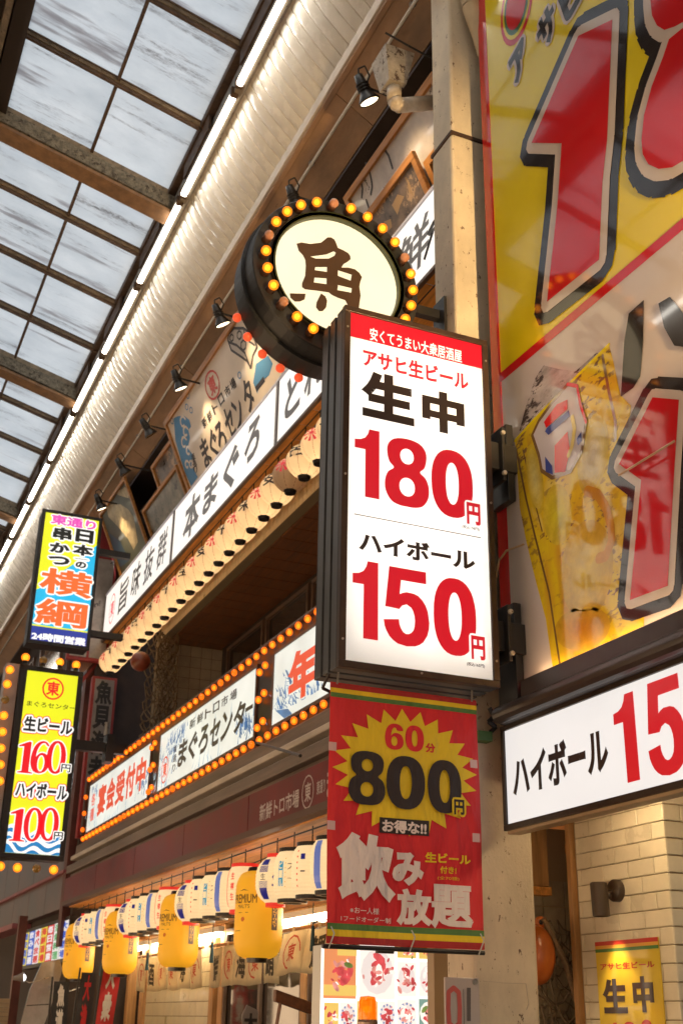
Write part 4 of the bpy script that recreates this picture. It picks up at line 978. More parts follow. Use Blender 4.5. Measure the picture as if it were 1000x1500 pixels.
# net and float by the terrace end
M_net = mat('brown_fishing_net', (.17, .12, .07), .8)
def net(name, origin, ru, rv, w_, h_, nu, nv, sag, label, r=.006, seed=3, m=M_net, jit=.25):
    rn = random.Random(seed); O = Vector(origin); ru = Vector(ru).normalized(); rv = Vector(rv).normalized(); nn = ru.cross(rv)
    G = {}
    for i in range(nu+1):
        for j in range(nv+1):
            x = w_*(i+rn.uniform(-jit, jit))/nu; yv = h_*(j+rn.uniform(-jit, jit))/nv; G[i, j] = O+ru*x+rv*(yv+sag*math.sin(math.pi*i/nu))+nn*rn.uniform(-.05, .05)
    b = MB()
    for i in range(nu+1):
        for j in range(nv+1):
            if (i+j) % 2: continue
            for di in (-1, 1):
                if (i+di, j+1) in G:
                    p, q = G[i, j], G[i+di, j+1]; mid = (p+q)/2+rv*.02
                    b.tube(p, mid, r, m, 4, caps=False); b.tube(mid, q, r, m, 4, caps=False)
    return tag(obj(name, b), label, 'net')
net('fishing_net', (3.70, 14.9, 6.4), (1, .1, 0), (0, 0, -1), .42, 2.2, 9, 30, .06, 'brown fishing net hanging at the left end of the terrace under the lanterns', .010, jit=.4)
net('fishing_net', (3.78, 14.75, 6.4), (1, .3, 0), (.05, 0, -1), .34, 2.0, 7, 26, .1, 'second fold of brown net behind the red float', .010, seed=8, jit=.45)
b = MB(); b.ball(PY(14.2).pt(*PY(14.2).px(206, 969)), .125, mat('red_brown_float', (.24, .05, .02), .4, noise=(5, .3), coat=.3), n=20, k=12); tag(obj('glass_float', b, smooth=True), 'dark red ball float hanging under the far lanterns', 'float')

# ------------------------------------------------------------------ round fish sign
YD = 5.4; P = PY(YD); CX, CZ = 2.295, 5.64
t = thing('round_sign', (CX, YD+.15, CZ-.52), 'round black light sign ringed with orange bulbs, one big brown character on cream', 'sign')
M_drum = mat('black_drum_paint', (.022, .022, .023), .42, noise=(7, .4), bump=.05); M_green = mat('dark_green_rim', (.045, .055, .025), .45)
b = MB(); C_ = (CX, YD, CZ); ax = (0, 1, 0)
b.lathe([(.40, .03), (.405, -.004), (.425, -.004), (.425, .012), (.525, .012), (.53, .02), (.53, .15), (.55, .152), (.55, .175), (.53, .177), (.53, .33), (.52, .335), (.001, .335)], C_, M_drum, ax=ax, n=64); obj('drum', b, t, smooth=False)
b = MB(); b.lathe([(.425, -.012), (.425, .0), (.395, .0), (.392, .04), (.40, .042)], (CX, YD-.004, CZ), M_green, ax=ax, n=64); obj('rim', b, t)
b = MB(); b.lathe([(.395, .026), (.001, .026)], C_, lit('lit_cream_round_face', (.86, .83, .62), .92, noise=(2.2, .12)), ax=ax, n=64); obj('face', b, t)
b = MB(); P2 = PY(YD+.026); zr = ZM(340, 280, 3.125); mk = lit('lit_brown_gold_character', (.085, .033, .010), .9, base=.2, noise=(5, .35))
def _fish(b, d, m):
    L_ = [[(293, 243), (315, 237), (355, 244), (405, 238), (420, 226), (434, 214), (452, 214), (466, 224), (474, 240), (482, 262), (505, 272), (528, 285), (538, 298), (540, 314), (526, 326), (508, 336), (498, 352), (530, 352), (560, 360), (580, 376), (592, 396), (584, 418), (580, 440), (586, 480), (578, 535), (590, 560), (545, 560), (515, 502), (480, 490), (455, 478), (440, 466), (385, 458), (332, 452), (318, 442), (318, 424), (326, 405), (332, 390), (335, 345), (333, 318), (322, 296), (303, 276)],
          [(357, 302), (430, 292), (462, 278), (472, 284), (466, 298), (440, 311), (380, 311)], [(378, 350), (432, 350), (432, 372), (376, 364)], [(375, 398), (430, 402), (430, 428), (372, 420)], [(482, 365), (545, 385), (540, 412), (482, 390)], [(482, 432), (545, 447), (543, 467), (480, 455)]]
    L2_ = [[P2.px(*zr(*p)) for p in l] for l in L_]; vs = [p for l in L2_ for p in l]
    b.add([P2.pt(x, y, d) for x, y in vs], [tuple(t_) for t_ in tessellate_polygon([[Vector((x, y, 0)) for x, y in l] for l in L2_])], m)
    for l in ([(262, 470), (335, 472), (330, 498), (308, 508), (285, 508), (265, 490)], [(405, 470), (425, 484), (433, 505), (428, 535), (412, 552), (396, 552), (382, 535), (384, 512), (396, 488)]): b.poly(P2, [P2.px(*zr(*p)) for p in l], d, m)
_fish(b, .006, mk)
obj('lettering', b, t)
b = MB(); b.ball((0, 0, 0), .030, S_ye, n=14, k=8); b.ball((0, 0, 0), .0185, E_core2, n=10, k=6); p1 = obj('bulb', b, t, smooth=True)
b = MB(); b.ball((0, 0, 0), .029, M_off, n=14, k=8); p0 = obj('unlit_bulb', b, t, smooth=True)
b = MB(); b.lathe([(.026, -.03), (.028, .02), (.022, .02)], (0, 0, 0), mat('brown_socket', (.12, .05, .025), .45), ax=(0, 1, 0), n=12); p2 = obj('bulb_socket', b, t, smooth=True)
off_ = {0, 5, 10, 17, 21}
for k in range(26):
    a = math.radians(97-k*360/26); pos = Vector((CX+.468*math.cos(a), YD-.045, CZ+.468*math.sin(a)))
    o = (p0 if k in off_ else p1).copy(); COL.objects.link(o); o.location = pos
    o = p2.copy(); COL.objects.link(o); o.location = pos+Vector((0, .04, 0))
for o in (p0, p1, p2): bpy.data.objects.remove(o)
for k in range(14):   # ring on the far face, a few orange bulbs peep past the drum
    pass
b = MB(); b.box((2.78, YD+.12, CZ-.03), (3.05, YD+.17, CZ+.03), M_black); b.box((2.78, YD+.12, CZ-.30), (3.05, YD+.17, CZ-.25), M_black); b.box((3.03, YD+.06, CZ-.4), (3.048, YD+.2, CZ+.1), M_black); obj('bracket', b, t)
b = MB(); b.ball((0, 0, 0), .028, lit('back_bulb_glass', (.9, .10, .03), .8, base=.8), n=12, k=7)
for a in (205, 219, 233, 247, 260):
    pr = MB(); pr.v = [v+Vector((CX+.545*math.cos(math.radians(a)), YD+.345, CZ+.545*math.sin(math.radians(a)))) for v in b.v]; pr.f = b.f; pr.mi = b.mi; pr.m = b.m; obj('bulb', pr, t, smooth=True)

# ------------------------------------------------------------------ main price sign
def lamp_box(name, pl, tl, br, depth, label, bz=.035, mcase=None, mbz=None, ribs=True, face=E_white, lip=.012, hollow=0):
    """box sign: grooved casing behind the face, bezel round it"""
    a0, b1 = tl; a1, b0 = br
    t = thing(name, pl.pt((a0+a1)/2, b0, -depth/2), label, 'sign')
    b = MB()
    if hollow:
        c0_, c1_, e0_, e1_ = a0+.012, a1-.012, b0+.012, b1-.012
        b.pbox(pl, c0_, e0_, c1_, e1_, -depth+.01, -depth+.02, mcase); b.pbox(pl, c0_, e0_, c0_+.01, e1_, -depth+.02, -.004, mcase); b.pbox(pl, c1_-.01, e0_, c1_, e1_, -depth+.02, -.004, mcase)
        b.pbox(pl, c0_+.01, e0_, c1_-.01, e0_+.01, -depth+.02, -.004, mcase); b.pbox(pl, c0_+.01, e1_-.01, c1_-.01, e1_, -depth+.02, -.004, mcase)
        lw = MB(); lw.pbox(pl, c0_+.011, e0_+.011, c1_-.011, e1_-.011, -depth+.021, -depth+.024, M_paperw); obj('reflector', lw, t)
        for q in range(hollow):
            xx = a0+(a1-a0)*(q+.5)/hollow; lw = MB(); lw.tube(pl.pt(xx, b0+.10, -.17), pl.pt(xx, b1-.10, -.17), .014, E_inner2, 10); obj('inner_tube', lw, t, smooth=True)
    else: b.pbox(pl, a0+.012, b0+.012, a1-.012, b1-.012, -depth+.01, -.002, mcase)
    if ribs:
        for q in range(3):
            d1 = -.03-depth*.28*q; b.frame(pl, a0+.002, b0+.002, a1-.002, b1-.002, .014, d1-depth*.2, d1, mcase)
    obj('casing', b, t, bevel=.003)
    b = MB(); b.frame(pl, a0, b0, a1, b1, bz, -.025, lip, mbz); obj('bezel', b, t, bevel=.003)
    b = MB(); b.quad(pl, a0+bz-.002, b0+bz-.002, a1-bz+.002, b1-bz+.002, 0, face); obj('face', b, t)
    return t
P = PY(4.95); z5 = ZM(440, 440, 2.5875)
fa0, fb1 = P.px(*z5(187, 45)); fa1, fb0 = P.px(*z5(729, 1450)); fa1 = (fa1+P.px(*z5(684, 200))[0])/2; fa0 = (fa0+P.px(*z5(162, 1355))[0])/2
fb0 = (fb0+P.px(*z5(162, 1355))[1])/2
t = lamp_box('price_lightbox', P, (fa0-.03, fb1+.035), (fa1+.035, fb0-.035), .33, 'tall white price sign with red 180 and red 150 in the middle of the picture', .035, M_case, M_bezel, face=P_acr, hollow=3)
b = MB(); _, rb0 = P.px(*z5(435, 198)); b.quad(P, fa0, rb0, fa1, fb1, .002, E_red); obj('red_band', b, t)
W5 = lit('lit_white_print', (1.0, .95, .9), .92)
def L5(s, x0, y0, x1, y1, m, **k):
    b = MB(); ptext(b, P, z5, s, x0, y0, x1, y1, m, **k); obj('lettering', b, t)
L5('安くてうまい大衆居酒屋', 262, 103, 610, 238, W5, off=.014, d=.004)
L5('アサヒ生ビール', 236, 180, 635, 343, E_red, off=.035)
L5('生', 235, 260, 430, 480, E_black, off=.05); L5('中', 458, 330, 622, 522, E_black, off=.05)
L5('1', 205, 478, 297, 756, E_red, off=.075); L5('8', 318, 508, 487, 800, E_red, off=.075); L5('0', 492, 552, 655, 840, E_red, off=.06, ky=.5)
L5('円', 625, 765, 679, 858, E_red, off=.04, outl=[(.011, W5)], d=.009)
L5('(税込198円)', 610, 850, 676, 878, E_black, off=.02)
L5('ハイボール', 222, 874, 660, 1026, E_black, off=.04)
L5('1', 197, 980, 292, 1290, E_red, off=.075); L5('5', 314, 1004, 488, 1325, E_red, off=.075); L5('0', 500, 1040, 668, 1360, E_red, off=.06, ky=.5)
L5('円', 642, 1270, 697, 1368, E_red, off=.04, outl=[(.011, W5)], d=.009)
L5('(税込165円)', 628, 1370, 696, 1396, E_black, off=.02)
b = MB(); la, lb_ = P.px(*z5(203, 809)); la2, _ = P.px(*z5(682, 918)); b.quad(P, la, lb_-.004, la2, lb_+.001, .003, E_black); obj('rule_line', b, t)
for (x_, z_) in ((fa0-.014, fb1-.1), (fa0-.014, (fb0+fb1)/2), (fa0-.014, fb0+.1), (fa1+.018, fb1-.1), (fa1+.018, (fb0+fb1)/2), (fa1+.018, fb0+.1), ((fa0+fa1)/2, fb0-.016)):
    b = MB(); b.tube(P.pt(x_, z_, .011), P.pt(x_, z_, .017), .006, M_steel, 8); obj('screw', b, t)
b = MB(); b.path([(2.16, 5.1, fb0-.03), (2.15, 5.15, fb0-.09), (2.3, 5.2, fb0-.12), (2.7, 5.22, fb0-.07), (3.0, 5.25, fb0-.1), (3.1, 5.33, fb0-.02)], .008, M_wire); obj('power_cable', b, t)
# brackets to the frame of the big sign
b = MB()
b.box((3.01, 4.98, 4.36), (3.20, 5.12, 4.52), M_black); b.box((3.08, 4.94, 4.28), (3.10, 5.16, 4.60), M_black); b.box((3.145, 5.0, 4.2), (3.19, 5.18, 4.66), M_black)
obj('bracket', b, t, bevel=.004)
b = MB(); b.box((3.01, 4.98, 3.34), (3.20, 5.12, 3.50), M_black); b.box((3.07, 4.94, 3.28), (3.09, 5.16, 3.58), M_black); b.box((3.145, 5.0, 3.1), (3.19, 5.18, 3.62), M_black)
for z in (3.54, 3.32, 4.56, 4.32):
    b.tube((3.085, 4.925, z), (3.085, 4.945, z), .014, M_steel, 8)
obj('bracket', b, t, bevel=.004)

# ------------------------------------------------------------------ red hanging banner
def fabric(name, col, rough=.6): return mat(name, col, rough, noise=(3, .10), bump=1.0, bscale=4.5, stretch=(1.6, 1, .6))
P = PY(5.05); z3 = ZM(440, 980, 3.3333)
a0, b1 = P.px(*z3(160, 62)); a1, b0 = P.px(*z3(880, 1372))
a0 = (P.px(*z3(165, 60))[0]+P.px(*z3(102, 1335))[0])/2; a1 = (P.px(*z3(862, 172))[0]+P.px(*z3(885, 1375))[0])/2
t = thing('hanging_banner', P.pt((a0+a1)/2, b1), 'red cloth banner with a yellow starburst and 800 hanging under the white price sign', 'banner')
def bend(a, bb): return .014*math.sin((a-a0)*6+bb*1.3)*(1-(bb-b0)/(b1-b0)*.7)+.004*math.sin(bb*7+a*3)
fnb = lambda a, bb, d: P.pt(a, bb, d+bend(a, bb))
F_red = fabric('banner_red_cloth', (.74, .020, .026)); F_yel = fabric('banner_yellow_print', (.90, .62, .015)); F_grn = fabric('banner_green_print', (.10, .22, .05)); F_pink = fabric('banner_pale_print', (.90, .76, .70)); F_blk = fabric('banner_black_print', (.03, .018, .015)); F_dred = fabric('banner_dark_red', (.45, .02, .02))
b = MB(); NX, NZ = 18, 30
vs = [fnb(a0+(a1-a0)*i/NX, b0+(b1-b0)*j/NZ, 0) for j in range(NZ+1) for i in range(NX+1)]
b.add(vs, [(j*(NX+1)+i, j*(NX+1)+i+1, (j+1)*(NX+1)+i+1, (j+1)*(NX+1)+i) for j in range(NZ) for i in range(NX)], F_red); cl = obj('cloth', b, t, smooth=True)
so = cl.modifiers.new('s', 'SOLIDIFY'); so.thickness = .003; so.offset = -1
def strip(b, z0, z1, d, m):
    n = NX; vs = [fnb(a0+(a1-a0)*i/n, z, d) for z in (z0, z1) for i in range(n+1)]
    b.add(vs, [(i, i+1, n+2+i, n+1+i) for i in range(n)], m)
b = MB(); H_ = b1-b0
strip(b, b1-.028, b1-.004, .003, F_dred); strip(b, b1-.050, b1-.028, .003, F_yel); strip(b, b1-.072, b1-.050, .003, F_grn); obj('stripe_band', b, t); b = MB()
strip(b, b0+.058, b0+.084, .003, F_grn); strip(b, b0+.030, b0+.058, .003, F_yel); strip(b, b0+.002, b0+.030, .003, F_dred); obj('stripe_band', b, t)
ca, cb = P.px(*z3(505, 500)); b = MB(); pts = []
la = P.px(*z3(165, 500))[0]; ra_ = P.px(*z3(845, 500))[0]; tb_ = P.px(*z3(505, 195))[1]; bb_ = P.px(*z3(505, 815))[1]
rx, rz_ = (ra_-la)/2, (tb_-bb_)/2; ca = (la+ra_)/2; cb = (tb_+bb_)/2
for k in range(48):
    a = math.radians(k*7.5+3); s_ = 1.0 if k % 2 == 0 else .80; x = ca+rx*s_*math.cos(a)*(1.03); z = cb+rz_*s_*math.sin(a); pts.append((x, z))
ctr = (ca, cb); ring = [fnb(*p, .003) for p in pts]; mid = [fnb(ca+(p[0]-ca)*.5, cb+(p[1]-cb)*.5, .003) for p in pts]
b.add(ring+mid+[fnb(*ctr, .003)], [(i, (i+1) % 48, 48+(i+1) % 48, 48+i) for i in range(48)]+[(48+i, 48+(i+1) % 48, 96) for i in range(48)], F_yel); obj('starburst', b, t)
def L3(s, x0, y0, x1, y1, m, **k):
    b = MB(); ptext(b, P, z3, s, x0, y0, x1, y1, m, fn=fnb, **k); obj('lettering', b, t)
L3('6', 410, 262, 500, 400, F_red, off=.05, d=.006); L3('0', 508, 272, 598, 410, F_red, off=.05, d=.006); L3('分', 605, 362, 652, 413, F_red, off=.04, d=.006)
L3('8', 233, 393, 410, 672, F_blk, off=.08, d=.014); L3('0', 415, 418, 600, 695, F_blk, off=.085, d=.014); L3('0', 610, 440, 775, 715, F_blk, off=.085, d=.014)
L3('円', 733, 640, 783, 718, F_blk, off=.04, outl=[(.010, F_yel)], d=.022)
b = MB(); q0 = P.px(*z3(388, 722)); q1 = P.px(*z3(625, 826)); n = 6
vs = [fnb(q0[0]+(q1[0]-q0[0])*i/n, z, .006) for z in (q1[1]+.008, q0[1]) for i in range(n+1)]; b.add(vs, [(i, i+1, n+2+i, n+1+i) for i in range(n)], F_blk); obj('black_label', b, t)
L3('お得な!!', 400, 732, 612, 812, F_pink, off=.04, d=.009)
L3('飲', 178, 792, 460, 1135, F_pink, off=.05, d=.010); L3('み', 450, 890, 600, 1060, F_pink, off=.06, d=.010)
L3('生ビール', 609, 893, 823, 958, F_yel, off=.04, d=.005); L3('付き!', 680, 962, 757, 1003, F_yel, off=.03, d=.005); L3('(全70種)', 668, 1010, 770, 1037, F_yel, off=.0, d=.005)
L3('放', 472, 1070, 640, 1255, F_pink, off=.05, d=.010); L3('題', 635, 1048, 832, 1270, F_pink, off=.035, d=.010)
L3('※お一人様', 240, 1160, 386, 1200, F_pink, off=.01, d=.005); L3('1フードオーダー制', 193, 1203, 443, 1243, F_pink, off=.01, d=.005)
b = MB()
for (x, y) in ((155, 378), (150, 762), (855, 467), (862, 827)):
    a, z = P.px(*z3(x, y)); a = min(max(a, a0-.004), a1-.03); b.add([fnb(a-.02, z-.02, .005), fnb(a+.02, z-.02, .005), fnb(a+.02, z+.02, .005), fnb(a-.02, z+.02, .005)], [(0, 1, 2, 3)], mat('frosted_tape', (.72, .45, .42), .3))
obj('tape_patch', b, t)
b = MB()
for a in (a0+.03, a1-.03): b = MB(); b.path([P.pt(a, b1-.01, .01), P.pt(a+.01, b1+.05, .0), P.pt(a-.01, b1+.10, -.02)], .005, M_steel); obj('hook', b, t)
for a in (a0+.02, (a0+a1)/2+.02, a1-.02): b = MB(); b.path([P.pt(a, b0+.07, .012), P.pt(a+.012, b0+.04, .022), P.pt(a-.002, b0+.0, .014), P.pt(a-.004, b0-.02, 0)], .003, mat('clear_tie', (.5, .5, .48), .2)); obj('tie', b, t)
b = MB()
b.tube(P.pt(a0-.01, b0-.012, -.01), P.pt(a1+.01, b0-.012, -.01), .010, M_black, 8); obj('bottom_bar', b, t)

# ------------------------------------------------------------------ two yellow lightboxes down the street
P = PY(14.5); z7 = ZM(0, 720, 2.5875)
E_y = lit('lit_acid_yellow', (.83, .86, .02), .95, noise=(2, .06)); E_cy = lit('lit_cyan', (.02, .48, .80), .95); E_nv = lit('lit_navy_band', (.03, .05, .32), .95); E_mg = lit('lit_magenta', (.80, .09, .48), .95); E_or = lit('lit_orange', (.88, .16, .035), .95); E_wh = lit('lit_pure_white', (.95, .95, .92), .97); E_bk = lit('lit_black', (.012, .012, .01), .9); E_rd = lit('lit_red', (.80, .012, .02), .95); E_bl = lit('lit_blue', (.02, .22, .52), .95)
def mean_rect(P, zf, tl, tr, br, bl):
    q = [P.px(*zf(*c)) for c in (tl, tr, br, bl)]
    return ((q[0][0]+q[3][0])/2, (q[0][1]+q[1][1])/2), ((q[1][0]+q[2][0])/2, (q[2][1]+q[3][1])/2)
tl, br = mean_rect(P, z7, (170, 60), (393, 108), (336, 598), (93, 575))
t = lamp_box('shop_lightbox', P, tl, br, .30, 'square-topped yellow and cyan lightbox with orange characters, upper of the two at left', .045, M_black, M_black, False, E_y, .006)
A0, B1 = tl; A1, B0 = br; A0 += .045; A1 -= .045; B0 += .045; B1 -= .045; Wd, Hd = A1-A0, B1-B0
b = MB(); b.poly(P, [(A0, B0+.2), (A0, B0+.38*Hd), (A0+.35*Wd, B0+.48*Hd), (A0+.45*Wd, B0+.56*Hd), (A0+.72*Wd, B0+.66*Hd), (A1, B0+.80*Hd), (A1, B0+.2)], .002, E_cy); obj('cyan_field', b, t)
b = MB(); b.quad(P, A0, B0, A1, B0+.105*Hd, .003, E_nv); obj('navy_band', b, t)
def L7(s, x0, y0, x1, y1, m, **k):
    b = MB(); k.setdefault('d', .006); ptext(b, P, z7, s, x0, y0, x1, y1, m, **k); obj('lettering', b, t)
L7('東通り', 197, 85, 362, 150, E_mg, off=.04, outl=[(.016, E_wh)], d=.010)
for s, x0, y0, x1, y1 in (('串', 205, 132, 270, 190), ('か', 192, 190, 262, 240), ('つ', 186, 240, 262, 285), ('日', 290, 140, 352, 200), ('本', 280, 197, 350, 250), ('一', 283, 252, 335, 262), ('の', 288, 264, 326, 294)):
    L7(s, x0, y0, x1, y1, E_bk, off=.05, outl=[(.022, E_wh)], d=.010)
L7('横', 158, 285, 345, 410, E_or, off=.028, outl=[(.022, E_wh)], d=.014); L7('綱', 142, 400, 325, 525, E_or, off=.028, outl=[(.022, E_wh)], d=.012)
L7('24時間営業', 122, 530, 323, 587, E_wh, off=.05)
b = MB(); b.box((2.86, 14.6, 6.08), (3.30, 14.68, 6.16), M_black); b.box((2.86, 14.6, 7.2), (3.30, 14.68, 7.28), M_black); obj('bracket', b, t)

tl, br = mean_rect(P, z7, (72, 650), (316, 690), (243, 1405), (-2, 1385))
t = lamp_box('shop_lightbox', P, tl, br, .34, 'tall acid-yellow lightbox with red 160 and 100, ringed with yellow bulbs, at left', .06, M_black, M_black, False, E_y, .01)
A0, B1 = tl; A1, B0 = br
A0 = P.px(*z7(105, 680))[0]
b = MB(); b.pbox(P, tl[0], B0, A0, B1, -.02, .008, M_black); obj('side_panel', b, t)
L7('まぐろセンター', 104, 792, 286, 832, E_bk, off=.01)
b = MB(); ca, cb = P.px(*z7(202, 748)); b.line(P, [(ca+.122*math.cos(k*.3142), cb+.128*math.sin(k*.3142)) for k in range(20)], .02, .004, E_rd, True); text(b, P, '東', (ca-.078, cb+.09), (ca+.078, cb-.085), E_rd, d=.006, off=.03); obj('logo', b, t)
L7('生ビール', 95, 850, 272, 925, E_bk, off=.04, outl=[(.022, E_wh), (.032, E_rd)], d=.012)
L7('I', 76, 945, 122, 1070, E_rd, off=.07, outl=[(.014, E_wh)], d=.010); L7('G', 125, 942, 182, 1072, E_rd, off=.06, outl=[(.014, E_wh)], d=.010); L7('O', 185, 942, 243, 1074, E_rd, off=.06, outl=[(.014, E_wh)], d=.010)
L7('円', 234, 1033, 266, 1066, E_bk, off=.02, outl=[(.012, E_wh)], d=.012)
L7('ハイボール', 64, 1098, 252, 1172, E_bk, off=.04, outl=[(.022, E_wh), (.032, E_rd)], d=.012)
A0_, A1_ = A0, br[0]-.06; Bb = B0+.06
b = MB()
for k in range(6):
    pts = []
    for i in range(25):
        x = A0_+(A1_-A0_)*i/24; pts.append((x, Bb+.26-.05*k+.045*math.sin(i*.55+k*.25)*math.exp(-.02*i)+(.05 if i < 5 else 0)*(1-i/5)))
    base_ = [(A1_, Bb+.002), (A0_, Bb+.002)]
    pts = [(x, max(z, Bb+.004)) for x, z in pts]
    b.poly(P, pts+base_, .002+.0006*k, E_wh if k % 2 == 0 else E_bl)
obj('wave_print', b, t)
L7('I', 44, 1200, 92, 1328, E_rd, off=.07, outl=[(.014, E_wh)], d=.014); L7('O', 98, 1196, 155, 1330, E_rd, off=.06, outl=[(.014, E_wh)], d=.014); L7('O', 158, 1196, 216, 1328, E_rd, off=.06, outl=[(.014, E_wh)], d=.014)
L7('円', 206, 1290, 237, 1322, E_bk, off=.02, outl=[(.012, E_wh)], d=.016)
M_dimb = mat('unlit_yellow_bulb', (.30, .18, .04), .2, coat=.4)
b = MB(); b.ball((0, 0, 0), .052, S_ye, n=14, k=8); b.ball((0, 0, 0), .034, lit('amber_core', (1.0, .55, .10), 3.0, base=.3), n=12, k=7); p1 = obj('bulb', b, t, smooth=True)
b = MB(); b.ball((0, 0, 0), .05, M_dimb, n=14, k=8); p0 = obj('unlit_bulb', b, t, smooth=True)
b = MB(); b.tube((0, 0, -.075), (0, 0, -.04), .03, M_black, 10); p2 = obj('bulb_socket', b, t)
dim = {(64, 967), (54, 1272), (8, 1025)}
for (u, v) in ((38, 963), (64, 967), (88, 970), (112, 974), (15, 981), (11, 1002), (8, 1025), (6, 1048), (4, 1072), (2, 1096), (1, 1120), (0, 1144), (1, 1269), (26, 1271), (54, 1272), (79, 1274)):
    q = PY(14.42); pos = q.pt(*q.px(u, v))
    o = (p0 if (u, v) in dim else p1).copy(); COL.objects.link(o); o.location = pos
    if v < 978:
        o = p2.copy(); COL.objects.link(o); o.location = pos
for o in (p0, p1, p2): bpy.data.objects.remove(o)
b = MB(); b.box((br[0], 14.55, 4.62), (3.5, 14.66, 4.74), M_black); b.box((3.2, 14.5, 4.5), (3.3, 14.7, 4.84), M_black); b.tube((3.2, 14.6, 4.84), (3.2, 14.6, 5.0), .03, M_steel); obj('bracket', b, t)
b = MB(); b.pbox(P, tl[0]-.16, B0-.08, tl[0]-.002, B1+.02, -.30, -.06, mat('pale_side_tray', (.34, .30, .28), .4)); obj('bulb_tray', b, t)

# partly hidden signs between the yellow boxes and the restaurant
def vertical_sign(y, x0, x1, z0, z1, txt, label, mt, mf, ms, rows):
    P = PY(y); t = thing('vertical_signboard', ((x0+x1)/2, y, z0), label, 'signboard')
    b = MB(); b.pbox(P, x0, z0, x1, z1, -.14, -.01, mf); obj('casing', b, t, bevel=.004)
    b = MB(); b.pbox(P, x0+.04, z0+.04, x1-.04, z1-.04, -.012, 0, mt); obj('face', b, t)
    b = MB(); h = (z1-z0-.1)/rows
    for i, s in enumerate(txt[:rows]): text(b, P, s, (x0+.06, z1-.06-h*i), (x1-.06, z1-.04-h*(i+1)), ms, d=.004, off=.04)
    obj('lettering', b, t); return t
M_sred = mat('sign_red_frame', (.30, .03, .03), .45, noise=(4, .3)); M_swhite = mat('sign_dirty_white', (.24, .21, .19), .5, noise=(3, .3))
vertical_sign(16.9, 3.44, 3.80, 3.9, 6.2, '魚貝海老大田', 'narrow red-framed white signboard with black characters right of the tall yellow box', M_swhite, M_sred, M_ink, 6)
t = thing('poster_board', (3.3, 16.85, 6.4), 'red-framed board of washed-out food photos behind the upper yellow lightbox', 'signboard')
P = PY(16.87)
b = MB(); b.pbox(P, 3.02, 6.4, 3.62, 8.55, -.10, -.01, M_sred); obj('casing', b, t)
b = MB(); b.pbox(P, 3.06, 6.45, 3.30, 8.3, -.012, 0, mat('washed_photo_print', (.36, .31, .27), .3, noise=(3, .5), spots=(3, .6, (.10, .08, .08)), coat=.4)); b.pbox(P, 3.34, 6.45, 3.58, 8.0, -.012, 0, MC['washed_photo_print']); obj('picture', b, t)
b = MB(); b.poly(P, [(3.02, 7.9), (3.3, 8.3), (3.02, 8.3)], .01, mat('bright_red_print', (.5, .02, .02), .4)); obj('red_flash', b, t)
t = thing('red_awning_board', (3.3, 17.1, 5.8), 'slanted pink and red boards showing past the far end of the lantern row', 'board')
P = PY(17.05); b = MB(); b.poly(P, [P.px(112, 962), P.px(150, 958), P.px(118, 990)], .0, mat('pale_pink_board', (.42, .26, .2), .5)); b.poly(P, [P.px(118, 995), P.px(150, 962), P.px(140, 978), P.px(115, 1008)], .004, M_sred); obj('board', b, t)

# ------------------------------------------------------------------ highball sign (right)
P = PX(3.2); z2 = ZM(680, 940, 3.125)
ya = 5.235; bz = .022
a0 = -ya; b1 = 3.0; b0 = 2.515
t = thing('highball_lightbox', (3.28, 4, 2.5), 'long white lightbox sign with black katakana and a big red 150 at right', 'sign')
b = MB(); b.box((3.202, 1.6, b0-.018), (3.30, ya+.01, b1+.02), M_dark); obj('casing', b, t, bevel=.004)
b = MB(); b.frame(P, a0-.012, b0-.02, -1.6, b1+.02, .026, -.004, .014, M_dark, wb=.030); obj('bezel', b, t, bevel=.003)
b = MB(); b.quad(P, a0+.012, b0+.006, -1.62, b1-.004, .001, lit('lit_cool_white', (.80, .80, .80), .90, noise=(2, .05))); obj('face', b, t)
b = MB(); b.box((3.205, 1.6, b0-.034), (3.275, ya+.005, b0-.019), mat('beige_box_underside', (.42, .30, .18), .4, noise=(4, .2))); obj('underside', b, t)
E_r2 = lit('lit_deep_red_print', (.50, .008, .015), .95)
def L2(s, x0, y0, x1, y1, m, **k):
    b = MB(); ptext(b, P, z2, s, x0, y0, x1, y1, m, **k); obj('lettering', b, t)
L2('ハイボール', 220, 530, 664, 588, E_black, off=.04)
L2('1', 677, 262, 806, 632, E_r2, off=.075); L2('5', 818, 202, 1032, 588, E_r2, off=.075); L2('0', 1050, 130, 1260, 535, E_r2, off=.08)
L2('円', 1268, 330, 1340, 470, E_r2, off=.03)

# ------------------------------------------------------------------ giant glossy beer sign
t = thing('giant_beer_sign', (3.3, 3.6, 3.18), 'huge glossy red and yellow beer sign with giant red numerals and a beer mug', 'sign')
P = PX(3.2); YL = 5.21; zb = 3.185; ztop = 9.3
def gl(name, col, rough=.09, **k): return mat(name, col, rough, coat=.5, spec=.15, **k)
G_yel = gl('gloss_yellow_vinyl', (.66, .52, .008), noise=(1.2, .08)); G_red = gl('gloss_red_vinyl', (.48, .010, .014)); G_wht = gl('gloss_cream_vinyl', (.50, .42, .36)); G_blk = gl('gloss_black_vinyl', (.022, .018, .018)); G_gry = gl('gloss_pale_vinyl', (.50, .44, .41), noise=(1, .06)); G_grn = gl('gloss_green_vinyl', (.04, .12, .04))
b = MB(); b.box((3.202, 1.0, zb), (3.34, YL, ztop), M_case); obj('casing', b, t)
b = MB(); b.pbox(P, -YL, zb, -YL+.10, ztop, -.001, .004, G_red); obj('red_border', b, t)
